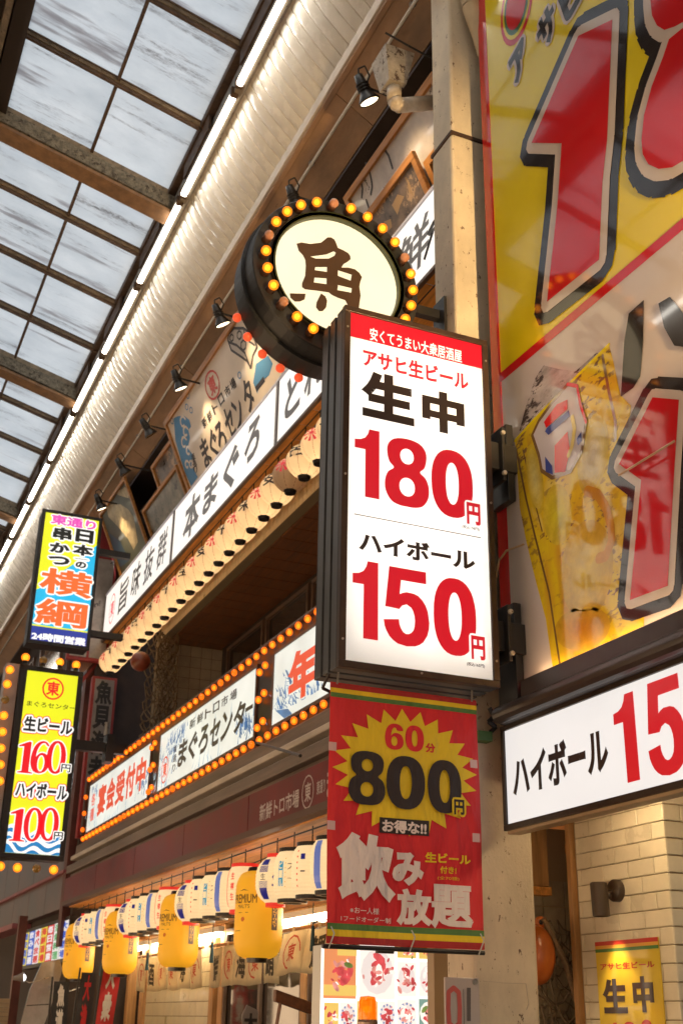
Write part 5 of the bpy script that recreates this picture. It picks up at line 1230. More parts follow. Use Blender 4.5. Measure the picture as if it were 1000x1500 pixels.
b = MB(); b.box((3.12, 1.0, zb-.10), (3.36, YL-.28, zb-.002), M_dark); b.tube((3.13, 1.0, zb-.13), (3.13, YL-.05, zb-.13), .045, M_dark, 12); b.box((3.15, 1.0, zb-.17), (3.36, YL-.02, zb-.101), M_dark); obj('bottom_frame', b, t, bevel=.006)
b = MB(); b.pbox(P, -YL+.22, zb-.002, -1.0, zb+.012, 0, .03, lit('red_edge_strip', (.75, .02, .015), .8)); obj('edge_strip', b, t)
b = MB(); b.tube((3.155, 1.0, zb+.003), (3.155, YL-.35, zb+.003), .006, lit('warm_edge_tube', (1.0, .66, .32), 34.0, base=.8), 8); obj('lamp_tube', b, t)  # hidden tube, assumed from the warm glow along the sign's bottom edge
zA = ZM(680, 0, 3.0); zB = ZM(680, 480, 2.8840)
def pp(zf, *pts): return [P.px(*zf(x, y)) for x, y in pts]
D0 = pp(zA, (350, 1500))[0]; D1 = pp(zA, (960, 985))[0]   # diagonal between yellow and pale field
sl_ = (D1[1]-D0[1])/(D1[0]-D0[0])
dg = lambda a: D0[1]+sl_*(a-D0[0])
xa, xb = -YL+.10, -1.2
b = MB(); b.poly(P, [(xa, dg(xa)), (xb, dg(xb)), (xb, ztop), (xa, ztop)], .002, G_yel); obj('yellow_field', b, t)
b = MB(); b.poly(P, [(xa, zb), (xb, zb), (xb, dg(xb)), (xa, dg(xa))], .002, G_gry); obj('pale_field', b, t)
b = MB(); b.poly(P, [(xa-.005, dg(xa)-.03), (xb, dg(xb)-.03), (xb, dg(xb)+.03), (xa-.005, dg(xa)+.03)], .004, G_red); obj('diagonal_stripe', b, t)
def blockfig(pts, w1, w2, d=.010, name='numeral'):
    b = MB(); n = len(pts)
    b.poly(P, pts, d, G_red)
    b.line(P, pts, w1*2, d-.002, G_wht, True); b.line(P, pts, w2*2, d-.004, G_blk, True)
    b.poly(P, pts, d-.0045, G_blk); obj(name, b, t)
blockfig(pp(zA, (655, 88), (505, 160), (300, 630), (432, 632), (415, 890), (368, 1328), (597, 1143), (612, 800), (632, 620)), .062, .135)
LA = pp(zA, (822, -160), (823, 0), (830, 70), (852, 115), (885, 135), (930, 120), (985, 90), (1060, 30), (1100, -40), (1100, -160))
LBx = pp(zA, (960, 130), (905, 175), (880, 250), (830, 380), (795, 510), (784, 620), (790, 680), (815, 725), (860, 745), (920, 738), (1000, 690), (1120, 580), (1200, 400), (1200, 100), (1100, 60))
b = MB()
for q in (LA, LBx):
    b.poly(P, q, .0115, G_red); b.line(P, q, .12, .0095, G_wht, True); b.line(P, q, .28, .0068, G_blk, True)
obj('numeral', b, t)
lo1 = pp(zB, (800, 296), (912, 306), (893, 600), (865, 1092), (705, 1152), (752, 645), (658, 578))
blockfig(lo1, .042, .098)
lo0 = pp(zB, (1010, 300), (985, 420), (965, 700), (975, 1000), (1020, 1060), (1120, 1000), (1180, 600), (1150, 250))
blockfig(lo0, .042, .095)
# black strokes of the big katakana between
b = MB()
for pts in (((725, 1378), (790, 1320), (788, 1500), (775, 1655), (745, 1705), (690, 1745), (705, 1500)), ((855, 1335), (905, 1305), (960, 1370), (1010, 1480), (1000, 1530), (925, 1520), (880, 1440))):
    b.poly(P, pp(zA, *pts), .006, G_blk)
obj('lettering', b, t)
# slanted maker's name
b = MB(); 
for s, x, y, h in (('ア', 243, 270, .30), ('サ', 365, 120, .30), ('ヒ', 470, -10, .30)):
    a, c_ = P.px(*zA(x, y)); text(b, P, s, (a-.095, c_+.13), (a+.095, c_-.13), G_blk, d=.008, off=.06, rot=math.radians(20), shear=.1, outl=[(.022, G_wht)])
obj('lettering', b, t)
# round emblem in the top corner
b = MB(); a, c_ = P.px(*zA(230, 20))
for r_, m_, d_ in ((.24, G_red, .004), (.205, G_yel, .0055), (.18, G_grn, .007), (.15, G_red, .0085)):
    b.poly(P, [(a+r_*math.cos(k*.2618)*.8, c_+r_*1.25*math.sin(k*.2618)) for k in range(24)], d_, m_)
obj('emblem', b, t)
# beer mug print
G_beer = gl('gloss_beer_print', (.50, .33, .025), noise=(3, .55), spots=(9, .60, (.22, .13, .03)))
def beermat():
    m = gl('gloss_beer_swirl', (.5, .34, .03)); n = m.node_tree; L = n.links; p = n.nodes['Principled BSDF']; tc = n.nodes.new('ShaderNodeTexCoord')
    def N(sc, st, det, dist=0):
        mp = n.nodes.new('ShaderNodeMapping'); mp.inputs['Scale'].default_value = st; L.new(tc.outputs['Object'], mp.inputs[0])
        t = n.nodes.new('ShaderNodeTexNoise'); t.inputs['Scale'].default_value = sc; t.inputs['Detail'].default_value = det; t.inputs['Distortion'].default_value = dist; L.new(mp.outputs[0], t.inputs['Vector']); return t
    r = n.nodes.new('ShaderNodeValToRGB'); e = r.color_ramp.elements; e[0].position = .30; e[0].color = (.42, .15, .012, 1); e[1].position = .70; e[1].color = (.60, .46, .09, 1)
    for ps, c in ((.42, (.50, .30, .02, 1)), (.52, (.58, .42, .015, 1)), (.62, (.54, .36, .02, 1))): q = e.new(ps); q.color = c
    L.new(N(1.9, (1, 1.6, .8), 4, .8).outputs[0], r.inputs[0])
    k = n.nodes.new('ShaderNodeValToRGB'); k.color_ramp.elements[0].position = .53; k.color_ramp.elements[1].position = .60; L.new(N(16, (1, 1, 2.2), 9, .3).outputs[0], k.inputs[0])
    k2 = n.nodes.new('ShaderNodeValToRGB'); k2.color_ramp.elements[0].position = .45; k2.color_ramp.elements[1].position = .6; L.new(N(2.2, (1, 1, 1), 3).outputs[0], k2.inputs[0])
    mm = n.nodes.new('ShaderNodeMath'); mm.operation = 'MULTIPLY'; L.new(k.outputs[0], mm.inputs[0]); L.new(k2.outputs[0], mm.inputs[1])
    x = n.nodes.new('ShaderNodeMix'); x.data_type = 'RGBA'; L.new(mm.outputs[0], x.inputs['Factor']); L.new(r.outputs[0], x.inputs[6]); x.inputs[7].default_value = (.16, .09, .03, 1); L.new(x.outputs[2], p.inputs['Base Color'])
    return m
G_beer = beermat()
G_beer2 = gl('gloss_pale_beer', (.60, .48, .14), noise=(4, .35), spots=(10, .66, (.25, .14, .05))); G_beer3 = gl('gloss_amber_beer', (.46, .22, .012), noise=(4, .4)); G_foam = gl('gloss_foam_print', (.40, .35, .33), noise=(4, .6), spots=(5, .52, (.06, .045, .045)), stretch=(1, 1, 2.5))
b = MB()
b.poly(P, pp(zB, (228, 455), (262, 330), (300, 215), (335, 160), (400, 175), (470, 185), (560, 105), (590, 120), (440, 260), (300, 400)), .0035, G_foam); obj('foam_print', b, t)
b = MB(); mug = pp(zB, (215, 478), (300, 385), (450, 232), (612, 72), (632, 150), (660, 285), (705, 330), (690, 470), (760, 620), (760, 1270), (560, 1370), (448, 1422), (380, 1452), (372, 1420), (345, 1230), (300, 1060), (262, 900), (235, 760)); b.poly(P, mug, .004, G_beer)
b.line(P, pp(zB, (215, 478), (300, 385), (450, 232), (612, 72)), .018, .0045, G_yel)
b.line(P, pp(zB, (222, 520), (262, 720), (300, 880), (360, 1120), (405, 1420)), .016, .0045, mat('mug_edge_brown', (.16, .09, .03), .1, coat=1)); b.line(P, pp(zB, (250, 520), (290, 700), (330, 860)), .010, .0045, MC['mug_edge_brown'])
b.line(P, pp(zB, (585, 120), (610, 260), (640, 400), (640, 470)), .02, .0045, MC['mug_edge_brown'])
obj('mug_print', b, t)
def softblob(cx, cy, rx, ry, c0, c1, d, tilt=0, n=7):
    b = MB()
    for k in range(n):
        f_ = 1-k/n; q = k/(n-1); col = tuple(c0[i]*(1-q)+c1[i]*q for i in range(3)); m = gl('mug_shade_%02d_%02d_%02d' % tuple(int(c*99) for c in col), col, noise=(7, .35))
        pts = []
        for a in range(20):
            x, yv = rx*f_*math.cos(a*.31416), ry*f_*math.sin(a*.31416); pts.append(P.px(*zB(cx+x*math.cos(tilt)-yv*math.sin(tilt), cy+x*math.sin(tilt)+yv*math.cos(tilt))))
        b.poly(P, pts, d+.0002*k, m)
    obj('print_shading', b, t)
softblob(545, 540, 62, 170, (.52, .38, .05), (.56, .50, .36), .0046, .15)
softblob(520, 1020, 110, 210, (.50, .32, .02), (.58, .42, .05), .0046, .1)
softblob(300, 640, 34, 150, (.50, .36, .03), (.55, .46, .15), .0046, -.12)
softblob(500, 1270, 120, 90, (.50, .30, .02), (.52, .22, .012), .0046, -.3)
softblob(395, 790, 60, 130, (.52, .38, .03), (.56, .47, .02), .0046, 0)
b = MB(); b.line(P, pp(zB, (520, 690), (565, 705), (600, 760), (622, 840), (625, 900), (600, 965), (570, 975)), .055, .0055, G_beer3); obj('mug_handle_print', b, t)
G_bl = gl('gloss_blue_vinyl', (.04, .06, .22)); cr = pp(zB, (440, 240), (480, 248), (492, 320), (518, 400), (500, 520), (452, 608), (375, 635), (330, 605), (318, 540), (290, 455), (318, 395), (380, 310))
b = MB(); b.poly(P, cr, .0065, gl('gloss_crest_white', (.46, .42, .42))); b.line(P, cr, .022, .0075, mat('mug_edge_brown', (.16, .09, .03))  , True); b.line(P, pp(zB, (440, 240), (480, 248), (492, 320), (518, 400)), .02, .008, G_red)
b.poly(P, pp(zB, (340, 400), (395, 325), (440, 305), (440, 345), (350, 425)), .0085, G_red); b.poly(P, pp(zB, (345, 440), (352, 425), (445, 350), (450, 375), (360, 455)), .0087, G_bl)
b.poly(P, pp(zB, (385, 500), (440, 440), (450, 520), (430, 610), (385, 615)), .0085, G_red); b.poly(P, pp(zB, (345, 545), (375, 585), (378, 622), (348, 610)), .0085, G_bl); b.poly(P, pp(zB, (478, 470), (498, 440), (500, 480), (484, 500)), .0085, G_bl)
b.line(P, pp(zB, (460, 380), (470, 430), (460, 500), (445, 540)), .03, .009, G_beer2); obj('crest_print', b, t)
b = MB(); cabm = mat('tan_cord', (.40, .26, .14), .5)
b.path([P.pt(*q, .02) for q in pp(zB, (132, 1115), (150, 1040), (160, 985), (190, 945), (262, 918))], .006, cabm); tag(obj('loose_cord', b), 'short tan cord looping beside the lower part of the giant beer sign', 'cord')
b = MB(); b.path([P.pt(*q, .05) for q in pp(zB, (688, 632), (925, 488))], .005, cabm); tag(obj('thin_rod', b), 'thin tan rod crossing the lower red numeral of the giant beer sign', 'rod')
# rolled cream awning end beside the top of the sign
t = thing('rolled_cloth', (3.1, 5.3, 7.2), 'rolled cream cloth hanging between the column head and the giant beer sign', 'cloth')
P_ = PY(5.25); q = [P_.px(*p) for p in ((682, -60), (690, 20), (702, 60), (706, 85))]; M_cl = mat('cream_cloth_roll', (.50, .38, .22), .5, noise=(5, .2))
b = MB(); pts = [P_.pt(*P_.px(676, -80)), P_.pt(*P_.px(690, 10)), P_.pt(*P_.px(702, 50)), P_.pt(*P_.px(704, 72)), P_.pt(*P_.px(700, 84))]; rs = (.07, .065, .055, .036, .004)
for i in range(4): b.tube(pts[i], pts[i+1], rs[i], M_cl, 16, r2=rs[i+1], caps=False)
obj('cloth', b, t, smooth=True)

# ------------------------------------------------------------------ right side: recess net, float, wall lamp, poster, assumed lamp under the sign
net('fishing_net', (3.72, 6.02, 2.24), (1, .2, 0), (0, 0, -1), .60, 1.5, 11, 26, .10, 'brown fishing net bundled in the narrow recess behind the orange float', .0045, seed=21, jit=.5)
net('fishing_net', (3.76, 5.96, 2.22), (1, .1, 0), (.12, 0, -1), .42, 1.5, 7, 16, .16, 'coarser darker net draped across the same narrow recess', .007, seed=33, jit=.55)
q = PY(5.80); c_ = q.pt(*q.px(786, 1399)); fm = mat('orange_glass_float', (.50, .12, .015), .3, noise=(6, .2), coat=.4)
t = thing('orange_float', c_-Vector((0, 0, .1)), 'orange ball float with a loop hanging in the recess beside the column', 'float')
b = MB(); b.ball(c_, .098, fm, n=24, sq=1.55, k=14); obj('float_body', b, t, smooth=True)
b = MB(); k_ = q.pt(*q.px(792, 1351)); b.lathe([(.014, 0), (.032, 0), (.032, .02), (.014, .02), (.014, 0)], k_, fm, ax=(0, 1, 0), n=14); b.lathe([(.001, .004), (.016, .006), (.016, .022)], k_, M_ink, ax=(0, 1, 0), n=12); obj('loop', b, t, smooth=True)
b = MB(); r0 = q.pt(*q.px(795, 1345)); r1 = q.pt(*q.px(852, 1490)); b.path([r0, (r0*.5+r1*.5)+Vector((.02, 0, .02)), r1, r1+Vector((.1, 0, -.3))], .016, mat('old_rope', (.24, .15, .08), .9, noise=(60, .4), bump=.6), 8); tag(obj('rope', b), 'thick old rope running down beside the orange float', 'rope')
t = thing('wall_lamp', (3.9, 5.2, 2.2), 'brown cylinder wall lamp on a round plate on the cream tiles', 'wall lamp')
PW = PX(3.9); q0 = PW.pt(*PW.px(905, 1305)); Mw = mat('brown_lamp_paint', (.055, .035, .022), .35, noise=(20, .2), coat=.2)
b = MB(); b.lathe([(.001, .04), (.05, .038), (.056, .030), (.056, .0)], q0, Mw, ax=(-1, 0, 0), n=28); obj('wall_plate', b, t, smooth=True, bevel=0)
PWL = PX(3.80); q1 = PWL.pt(*PWL.px(878, 1318)); dn = Vector((.02, -.02, -1)).normalized()
b = MB(); b.tube(q0+Vector((-.03, 0, 0)), q1+Vector((0, 0, .02)), .012, Mw, 10); b.ball(q0*.5+q1*.5, .018, Mw); obj('arm', b, t, smooth=True)
b = MB(); b.lathe([(.001, -.085), (.04, -.085), (.044, -.08), (.044, .08), (.040, .082), (.036, .07), (.001, .068)], q1, Mw, ax=dn, n=28); obj('lamp_head', b, t, smooth=False)
l = bpy.data.lights.new('wall_lamp_bulb', 'SPOT'); l.energy = 7; l.color = (1, .72, .38); l.spot_size = math.radians(75); l.spot_blend = .6; l.shadow_soft_size = .03
lo = bpy.data.objects.new('wall_lamp_bulb', l); COL.objects.link(lo); lo.parent = t; lo.location = q1+dn*.10-Vector(t.location); lo.rotation_euler = (-dn).to_track_quat('Z', 'Y').to_euler()
P = PX(3.893); zp = ZM(700, 1180, 3.3333)
a0, b1 = P.px(*zp(571, 668)); a1 = P.px(*zp(877, 637))[0]; b0 = 1.35
t = thing('beer_poster', (3.895, 5.1, b0), 'yellow beer poster with red, yellow and green stripes on the cream tiled pier', 'poster')
G_p = mat('poster_yellow', (.72, .52, .03), .3, coat=.6, noise=(2, .06)); p_r = mat('poster_red', (.55, .03, .02), .3, coat=.6); p_g = mat('poster_green', (.06, .20, .04), .3, coat=.6); p_o = mat('poster_orange', (.75, .38, .05), .3, coat=.6); p_k = mat('poster_black', (.035, .02, .018), .35, coat=.6)
b = MB(); b.pbox(P, a0, b0, a1, b1, -.003, .002, G_p); obj('sheet', b, t)
b = MB(); b.quad(P, a0, b1-.020, a1, b1, .0035, p_r); b.quad(P, a0, b1-.036, a1, b1-.020, .0035, p_o); b.quad(P, a0, b1-.052, a1, b1-.036, .0035, p_g); obj('stripes', b, t)
def LP(s, x0, y0, x1, y1, m, **k):
    b = MB(); ptext(b, P, zp, s, x0, y0, x1, y1, m, **k); obj('lettering', b, t)
LP('アサヒ生ビール', 597, 772, 863, 790, p_r, off=.03); LP('生', 607, 848, 733, 1015, p_k, off=.05); LP('中', 750, 835, 866, 1010, p_k, off=.05)
LP('1', 640, 1060, 690, 1240, p_r, off=.08); LP('8', 705, 1055, 785, 1240, p_r, off=.08); LP('0', 790, 1045, 870, 1230, p_r, off=.08)
t = thing('soffit_lamp', (3.6, 3.6, 2.6), 'warm batten lamp under the soffit behind the highball sign', 'lamp')  # unseen lamp, assumed from the warm light on the tiles and column
b = MB(); b.tube((3.58, 3.9, 2.655), (3.58, 5.15, 2.655), .014, lit('warm_batten_glass', (1.0, .74, .42), 34.0, base=.9), 10); obj('lamp_tube', b, t); b = MB(); b.box((3.55, 3.88, 2.672), (3.61, 5.17, 2.734), M_paperw); obj('lamp_housing', b, t)
b = MB(); P = PY(5.345); b.path([P.pt(*P.px(u, v), .01) for u, v in ((706, 1437), (735, 1440), (768, 1441), (772, 1470), (769, 1479))], .002, mat('thin_white_wire', (.5, .42, .32), .5)); tag(obj('thin_wire', b), 'thin pale wire strung across the foot of the column', 'wire')
b = MB(); P = PY(5.34); pts = [P.pt(*P.px(u, v), .05) for u, v in ((709, 1040), (716, 1052), (708, 1060), (718, 1068), (711, 1075))]; b.path(pts, .012, M_wire); b.box((3.08, 5.28, 2.95), (3.16, 5.345, 3.0), mat('green_tag', (.05, .12, .03), .5)); tag(obj('cable_knot', b), 'tangled black cable ends on the column right of the red banner', 'cable')

# ------------------------------------------------------------------ gold and white lanterns under the maroon fascia
E_gold = lit('gold_lantern_paper', (.88, .40, .016), .60, base=.7, rough=.5, noise=(5, .15)); E_gink = lit('gold_lantern_ink', (.10, .035, .01), .5)
XLn = 3.55
def gold_lantern(y, label):
    c = Vector((XLn, y, 2.418)); R = .20; t = thing('gold_lantern', (XLn, y, 2.03), label, 'paper lantern', 'gold beer lanterns under the maroon fascia')
    prof = []; NR = 46
    for j in range(NR+1):
        s = j/NR; e = min(s, 1-s)/.22; rr = R*(1 if e > 1 else (.55+.45*math.sqrt(max(0, 1-(1-e)**2))))
        prof.append((rr-(.0022 if j % 2 else 0), -.34+.68*s))
    b = MB(); b.lathe(prof, c, E_gold, n=32); obj('paper_shade', b, t, smooth=True)
    b = MB(); b.lathe([(.001, -.372), (.082, -.372), (.088, -.335), (.11, -.335)], c, M_cap, n=24); obj('bottom_cap', b, t)
    b = MB(); b.lathe([(.11, .335), (.10, .372), (.001, .372)], c, M_cap, n=24); b.tube((XLn, y, 2.79), (XLn, y, 3.0), .005, M_wire, 6); obj('top_cap', b, t)
    def wrap(az):
        def fn(a, bb, d):
            th = az+a/R; e = min((bb+.34)/.68, 1-(bb+.34)/.68)/.22; rr = R*(1 if e > 1 else (.55+.45*math.sqrt(max(0, 1-(1-e)**2))))
            return c+Vector(((rr+d)*math.cos(th), (rr+d)*math.sin(th), bb))
        return fn
    b = MB(); f1 = wrap(math.radians(-150))
    D = LB
    text(b, D, 'PREMIUM', (-.12, .145), (.12, .075), E_gink, d=.003, off=.01, fn=f1); text(b, D, "MALT'S", (-.06, .065), (.06, .035), E_gink, d=.003, off=0, fn=f1)
    b.add([f1(-.05, .0, .003), f1(.05, .0, .003), f1(.05, .004, .003), f1(-.05, .004, .003)], [(0, 1, 2, 3)], E_gink); b.add([f1(-.09, -.14, .003), f1(-.02, -.14, .003), f1(-.02, -.135, .003), f1(-.09, -.135, .003)], [(0, 1, 2, 3)], E_gink)
    b.add([f1(.02*math.cos(k)-.0, -.05+.02*math.sin(k), .003) for k in range(6)], [tuple(range(6))], lit('gold_lantern_amber', (.6, .12, .01), .6)); b.add([f1(-.05, .17, .003), f1(.0, .185, .003), f1(.05, .17, .003), f1(0, .176, .003)], [(0, 1, 2, 3)], E_gink)
    obj('lettering', b, t)
    b = MB(); f2 = wrap(math.radians(-70))
    b.add([f2(.03*(1 if i % 2 else -1)*1, z, .003) for i, z in ((0, -.13), (1, -.13))]+[f2(.03, .08, .003), f2(-.03, .08, .003)], [(0, 1, 2, 3)], E_gink)
    for k, s in enumerate('SUNTORY'): text(b, D, s, (-.018, .07-.026*k), (.018, .05-.026*k), E_gold, d=.005, off=.01, fn=f2)
    obj('label_print', b, t)
E_wp = lit('white_lantern_paper', (1.0, .72, .38), .78, base=.5, rough=.55, noise=(5, .12)); E_ws = lit('lantern_navy_ink', (.02, .018, .20), .6); E_wr = lit('lantern_bright_red', (.80, .03, .02), .7); E_wb = lit('lantern_light_blue', (.15, .20, .50), .6); E_wt = lit('lantern_teal_ink', (.03, .30, .45), .7); E_wk = lit('lantern_grey_ink', (.10, .07, .06), .6)
def white_lantern(y, kind, label):
    c = Vector((XLn, y, 2.655)); R = .168; H = .176
    t = thing('white_lantern', (XLn, y, 2.4), label, 'paper lantern', 'white printed lanterns strung between the gold ones')
    rf = lambda h: R*(1-.52*(abs(h)/H)**3.2) if kind == 'A' else R*(.93-.22*(abs(h)/H)**4)
    prof = [(rf(-H+2*H*j/26)-(.004 if j % 2 else 0), -H+2*H*j/26) for j in range(27)]
    b = MB(); b.lathe(prof, c, E_wp, n=28); obj('paper_shade', b, t)
    cp = E_wr if kind in ('A', 'D') else M_cap; r0 = rf(H)
    b = MB(); b.lathe([(r0*.6, -H-.03), (r0*.99, -H-.03), (r0*1.0, -H+.008), (r0*.8, -H)], c, cp, n=24); obj('bottom_ring', b, t)
    b = MB(); b.lathe([(r0*.99, H-.008), (r0, H+.03), (.001, H+.03)], c, cp, n=24); b.tube((XLn, y, 2.655+H+.03), (XLn, y, 3.0), .005, M_wire, 6); obj('top_ring', b, t)
    def wrap(az):
        def fn(a, bb, d):
            th = az+a/R; rr = rf(max(-H, min(H, bb))); return c+Vector(((rr+d)*math.cos(th), (rr+d)*math.sin(th), bb))
        return fn
    def band(b, f, a0, a1, z0, z1, m, d=.003, n=8):
        k = max(1, int(abs(a1-a0)/.03)); vs = [f((a0+(a1-a0)*i/k)*.78, (z0+(z1-z0)*j/n)*.70, d) for j in range(n+1) for i in range(k+1)]
        b.add(vs, [(j*(k+1)+i, j*(k+1)+i+1, (j+1)*(k+1)+i+1, (j+1)*(k+1)+i) for j in range(n) for i in range(k)], m)
    b = MB(); f = wrap(math.radians(-138)); D = LB
    if kind == 'A':
        for az in (-150,):
            f = wrap(math.radians(az)); band(b, f, -.05, .05, .15, .22, E_ws); band(b, f, -.05, .05, -.22, -.10, E_ws)
            for k in range(6): band(b, f, -.055, .055, .135-.012*k-.003, .14-.012*k, E_ws, n=1); band(b, f, -.055, .055, -.035-.012*k, -.03-.012*k, E_ws, n=1)
            text(b, D, '生', (-.025, .04), (.025, -.01), E_wk, d=.004, off=.01, fn=f)
        f = wrap(math.radians(-195))
        for k in range(12): band(b, f, -.01, .01, .17-.03*k, .18-.03*k, E_wr, n=1)
        f = wrap(math.radians(-105)); text(b, D, '生', (-.05, .06), (.05, -.06), E_ws, d=.004, off=.03, fn=f)
    elif kind == 'E':
        f = wrap(math.radians(-150))
        for k in range(7): band(b, f, -.03, -.015, .18-.06*k, .20-.06*k, E_wr, n=1)
        band(b, f, .02, .07, -.03, -.015, E_wk, n=1); band(b, f, .02, .07, .10, .16, E_ws)
    elif kind == 'B':
        f = wrap(math.radians(-150)); band(b, f, -.03, .03, -.13, .14, E_wt)
        for k, s in enumerate('ビール'): text(b, D, s, (-.018, .10-.07*k), (.018, .04-.07*k), E_wp, d=.005, off=.02, fn=f)
        f = wrap(math.radians(-115)); text(b, D, '大', (-.04, .10), (.04, .03), E_wk, d=.004, off=.0, fn=f); band(b, f, -.05, .05, -.05, -.045, E_wk, n=1)
        for k in range(7): band(b, f, -.08, -.07, .16-.05*k, .17-.05*k, lit('lantern_orange_ink', (.8, .35, .05), .7), n=1)
    elif kind == 'C':
        f = wrap(math.radians(-152)); band(b, f, -.055, .03, -.24, .24, E_wb); f = wrap(math.radians(-105)); text(b, D, '★', (-.05, .08), (.05, 0), E_wr, d=.004, off=0, fn=f); band(b, f, -.04, .04, -.07, -.065, E_wk, n=1)
    else:
        f = wrap(math.radians(-150)); band(b, f, -.10, -.085, -.22, .22, E_wr)
        for k, s in enumerate('生樽生'): text(b, D, s, (-.02, .125-.085*k), (.02, .065-.085*k), E_wr, d=.004, off=.02, fn=f)
    obj('print', b, t)
gl_y = [9.76, 12.04, 14.35, 16.55]
for y, s in zip(gl_y, ('nearest the red banner', 'second from the red banner', 'third from the red banner', 'farthest at the left, in front of the coloured price board')): gold_lantern(y, 'long glowing gold beer lantern, '+s)
seq = 'ABCD'; desc = {'E': 'plain white lantern with dotted edge', 'A': 'white lantern with navy stripes and red rims', 'B': 'white lantern with a small teal label', 'C': 'white lantern with a light blue side band', 'D': 'white lantern with red characters and red rim'}
grp = ['between the banner and the nearest gold lantern', 'between the first and second gold lanterns', 'between the second and third gold lanterns', 'between the third and farthest gold lanterns']
for gi, gy in enumerate(gl_y[:3]):
    for k, s in enumerate('DCBEA'): white_lantern(gy+.378*(k+1)+.02, s, desc[s]+', '+grp[gi+1])
for k, s in enumerate('ABECD'): white_lantern(gl_y[0]-.375*(k+1), s, desc[s]+', '+grp[0])
b = MB(); b.tube((XLn, 6.5, 2.965), (XLn, 16.9, 2.965), .007, M_wire, 6); b.path([(3.75, 6.5, 2.95)]+[(3.75, 6.5+.8*i, 2.95-.03*(i % 2)) for i in range(1, 14)], .006, M_wire); tag(obj('lantern_wire', b), 'black wires strung along the wooden soffit over the gold lanterns', 'wire')
def tassel(y, label):
    t = thing('tassel', (3.7, y, 2.1), label, 'tassel', 'blue tassels hanging under the white lanterns'); b = MB(); m = mat('dark_teal_tassel', (.03, .08, .10), .7)
    b.tube((3.66, y, 2.45), (3.66, y, 2.28), .004, m, 6); b.tube((3.66, y, 2.28), (3.66, y, 2.10), .012, m, 8, r2=.022); obj('threads', b, t)
tassel(8.85, 'dark blue tassel right of the nearest gold lantern'); tassel(11.3, 'dark blue tassel right of the second gold lantern'); tassel(13.55, 'dark blue tassel right of the third gold lantern'); tassel(15.7, 'dark blue tassel right of the farthest gold lantern')

# ------------------------------------------------------------------ noren curtains
M_noren = paperlamp('cream_noren_cloth', (.93, .84, .64)); n_r = mat('noren_red_ink', (.55, .08, .04), .7); n_k = mat('noren_black_ink', (.03, .025, .02), .7)
def noren(ya, yb, n, label, x=4.08, ztop_=2.30, zbot=1.92, cols='rkrkrk', chars='魚酒旨鮪寿司', skew=0):
    t = thing('noren_curtain', (x, (ya+yb)/2, zbot), label, 'curtain')
    b = MB(); b.tube((x, ya+.05, ztop_+.02), (x, yb-.05, ztop_+.02), .016, M_woodv, 8); obj('rod', b, t)
    wd = (ya-yb)/n; P = PX(x)
    for i in range(n):
        y0_ = ya-wd*i; rn = random.Random(i*7+int(ya*10))
        fo = rn.uniform(-.02, .02); ph = rn.uniform(0, 6)
        fn = lambda a, bb, d, fo=fo, ph=ph, y0_=y0_: P.pt(a+skew*(ztop_-bb), bb+.01*math.sin(a*9+ph), d+.014*math.sin((a+y0_)*14+ph)*(ztop_-bb)/.3+fo*(ztop_-bb)*2)
        b = MB(); K, J = 6, 6; lo_, hi = -y0_+.008, -y0_+wd-.008
        vs = [fn(lo_+(hi-lo_)*k/K, zbot+(ztop_-zbot)*j/J, 0) for j in range(J+1) for k in range(K+1)]
        b.add(vs, [(j*(K+1)+k, j*(K+1)+k+1, (j+1)*(K+1)+k+1, (j+1)*(K+1)+k) for j in range(J) for k in range(K)], M_noren); o = obj('cloth_strip', b, t, smooth=True)
        so = o.modifiers.new('s', 'SOLIDIFY'); so.thickness = .002; so.offset = -1
        b = MB(); mm = n_r if cols[i] == 'r' else n_k; ca = (lo_+hi)/2
        if mm is n_r:
            pts = [(ca+wd*.34*math.cos(q*.52), (ztop_+zbot)/2+.13*math.sin(q*.52)) for q in range(10)]
            for q in range(9):
                p, r = Vector(pts[q]), Vector(pts[q+1]); tt_ = (r-p).normalized(); oo = Vector((-tt_.y, tt_.x))*.008
                b.add([fn(*(p+oo), .004), fn(*(p-oo), .004), fn(*(r-oo), .004), fn(*(r+oo), .004)], [(0, 1, 2, 3)], mm)
            text(b, LB, '東', (ca-wd*.18, (ztop_+zbot)/2+.07), (ca+wd*.18, (ztop_+zbot)/2-.07), mm, d=.004, off=.02, fn=fn)
        else: text(b, LB, chars[i % len(chars)], (ca-wd*.26, (ztop_+zbot)/2+.12), (ca+wd*.26, (ztop_+zbot)/2-.13), mm, d=.004, off=.03, fn=fn)
        obj('lettering', b, t)
        b = MB(); b.pbox(P, ca-.03, ztop_-.002, ca+.03, ztop_+.04, .017, .019, M_noren); obj('loop', b, t)
noren(15.55, 12.95, 6, 'six-strip cream noren curtain with red and black prints, between second and third gold lanterns', cols='rkrrkr')
noren(12.62, 10.68, 5, 'five-strip cream noren curtain with black characters behind the nearest gold lantern', cols='krkrk', chars='鮮魚海老鮪')
noren(10.3, 9.15, 2, 'two slanted cream noren strips beside the red banner', x=3.98, ztop_=2.32, zbot=1.98, cols='rk', chars='鯛鯛', skew=-.35)

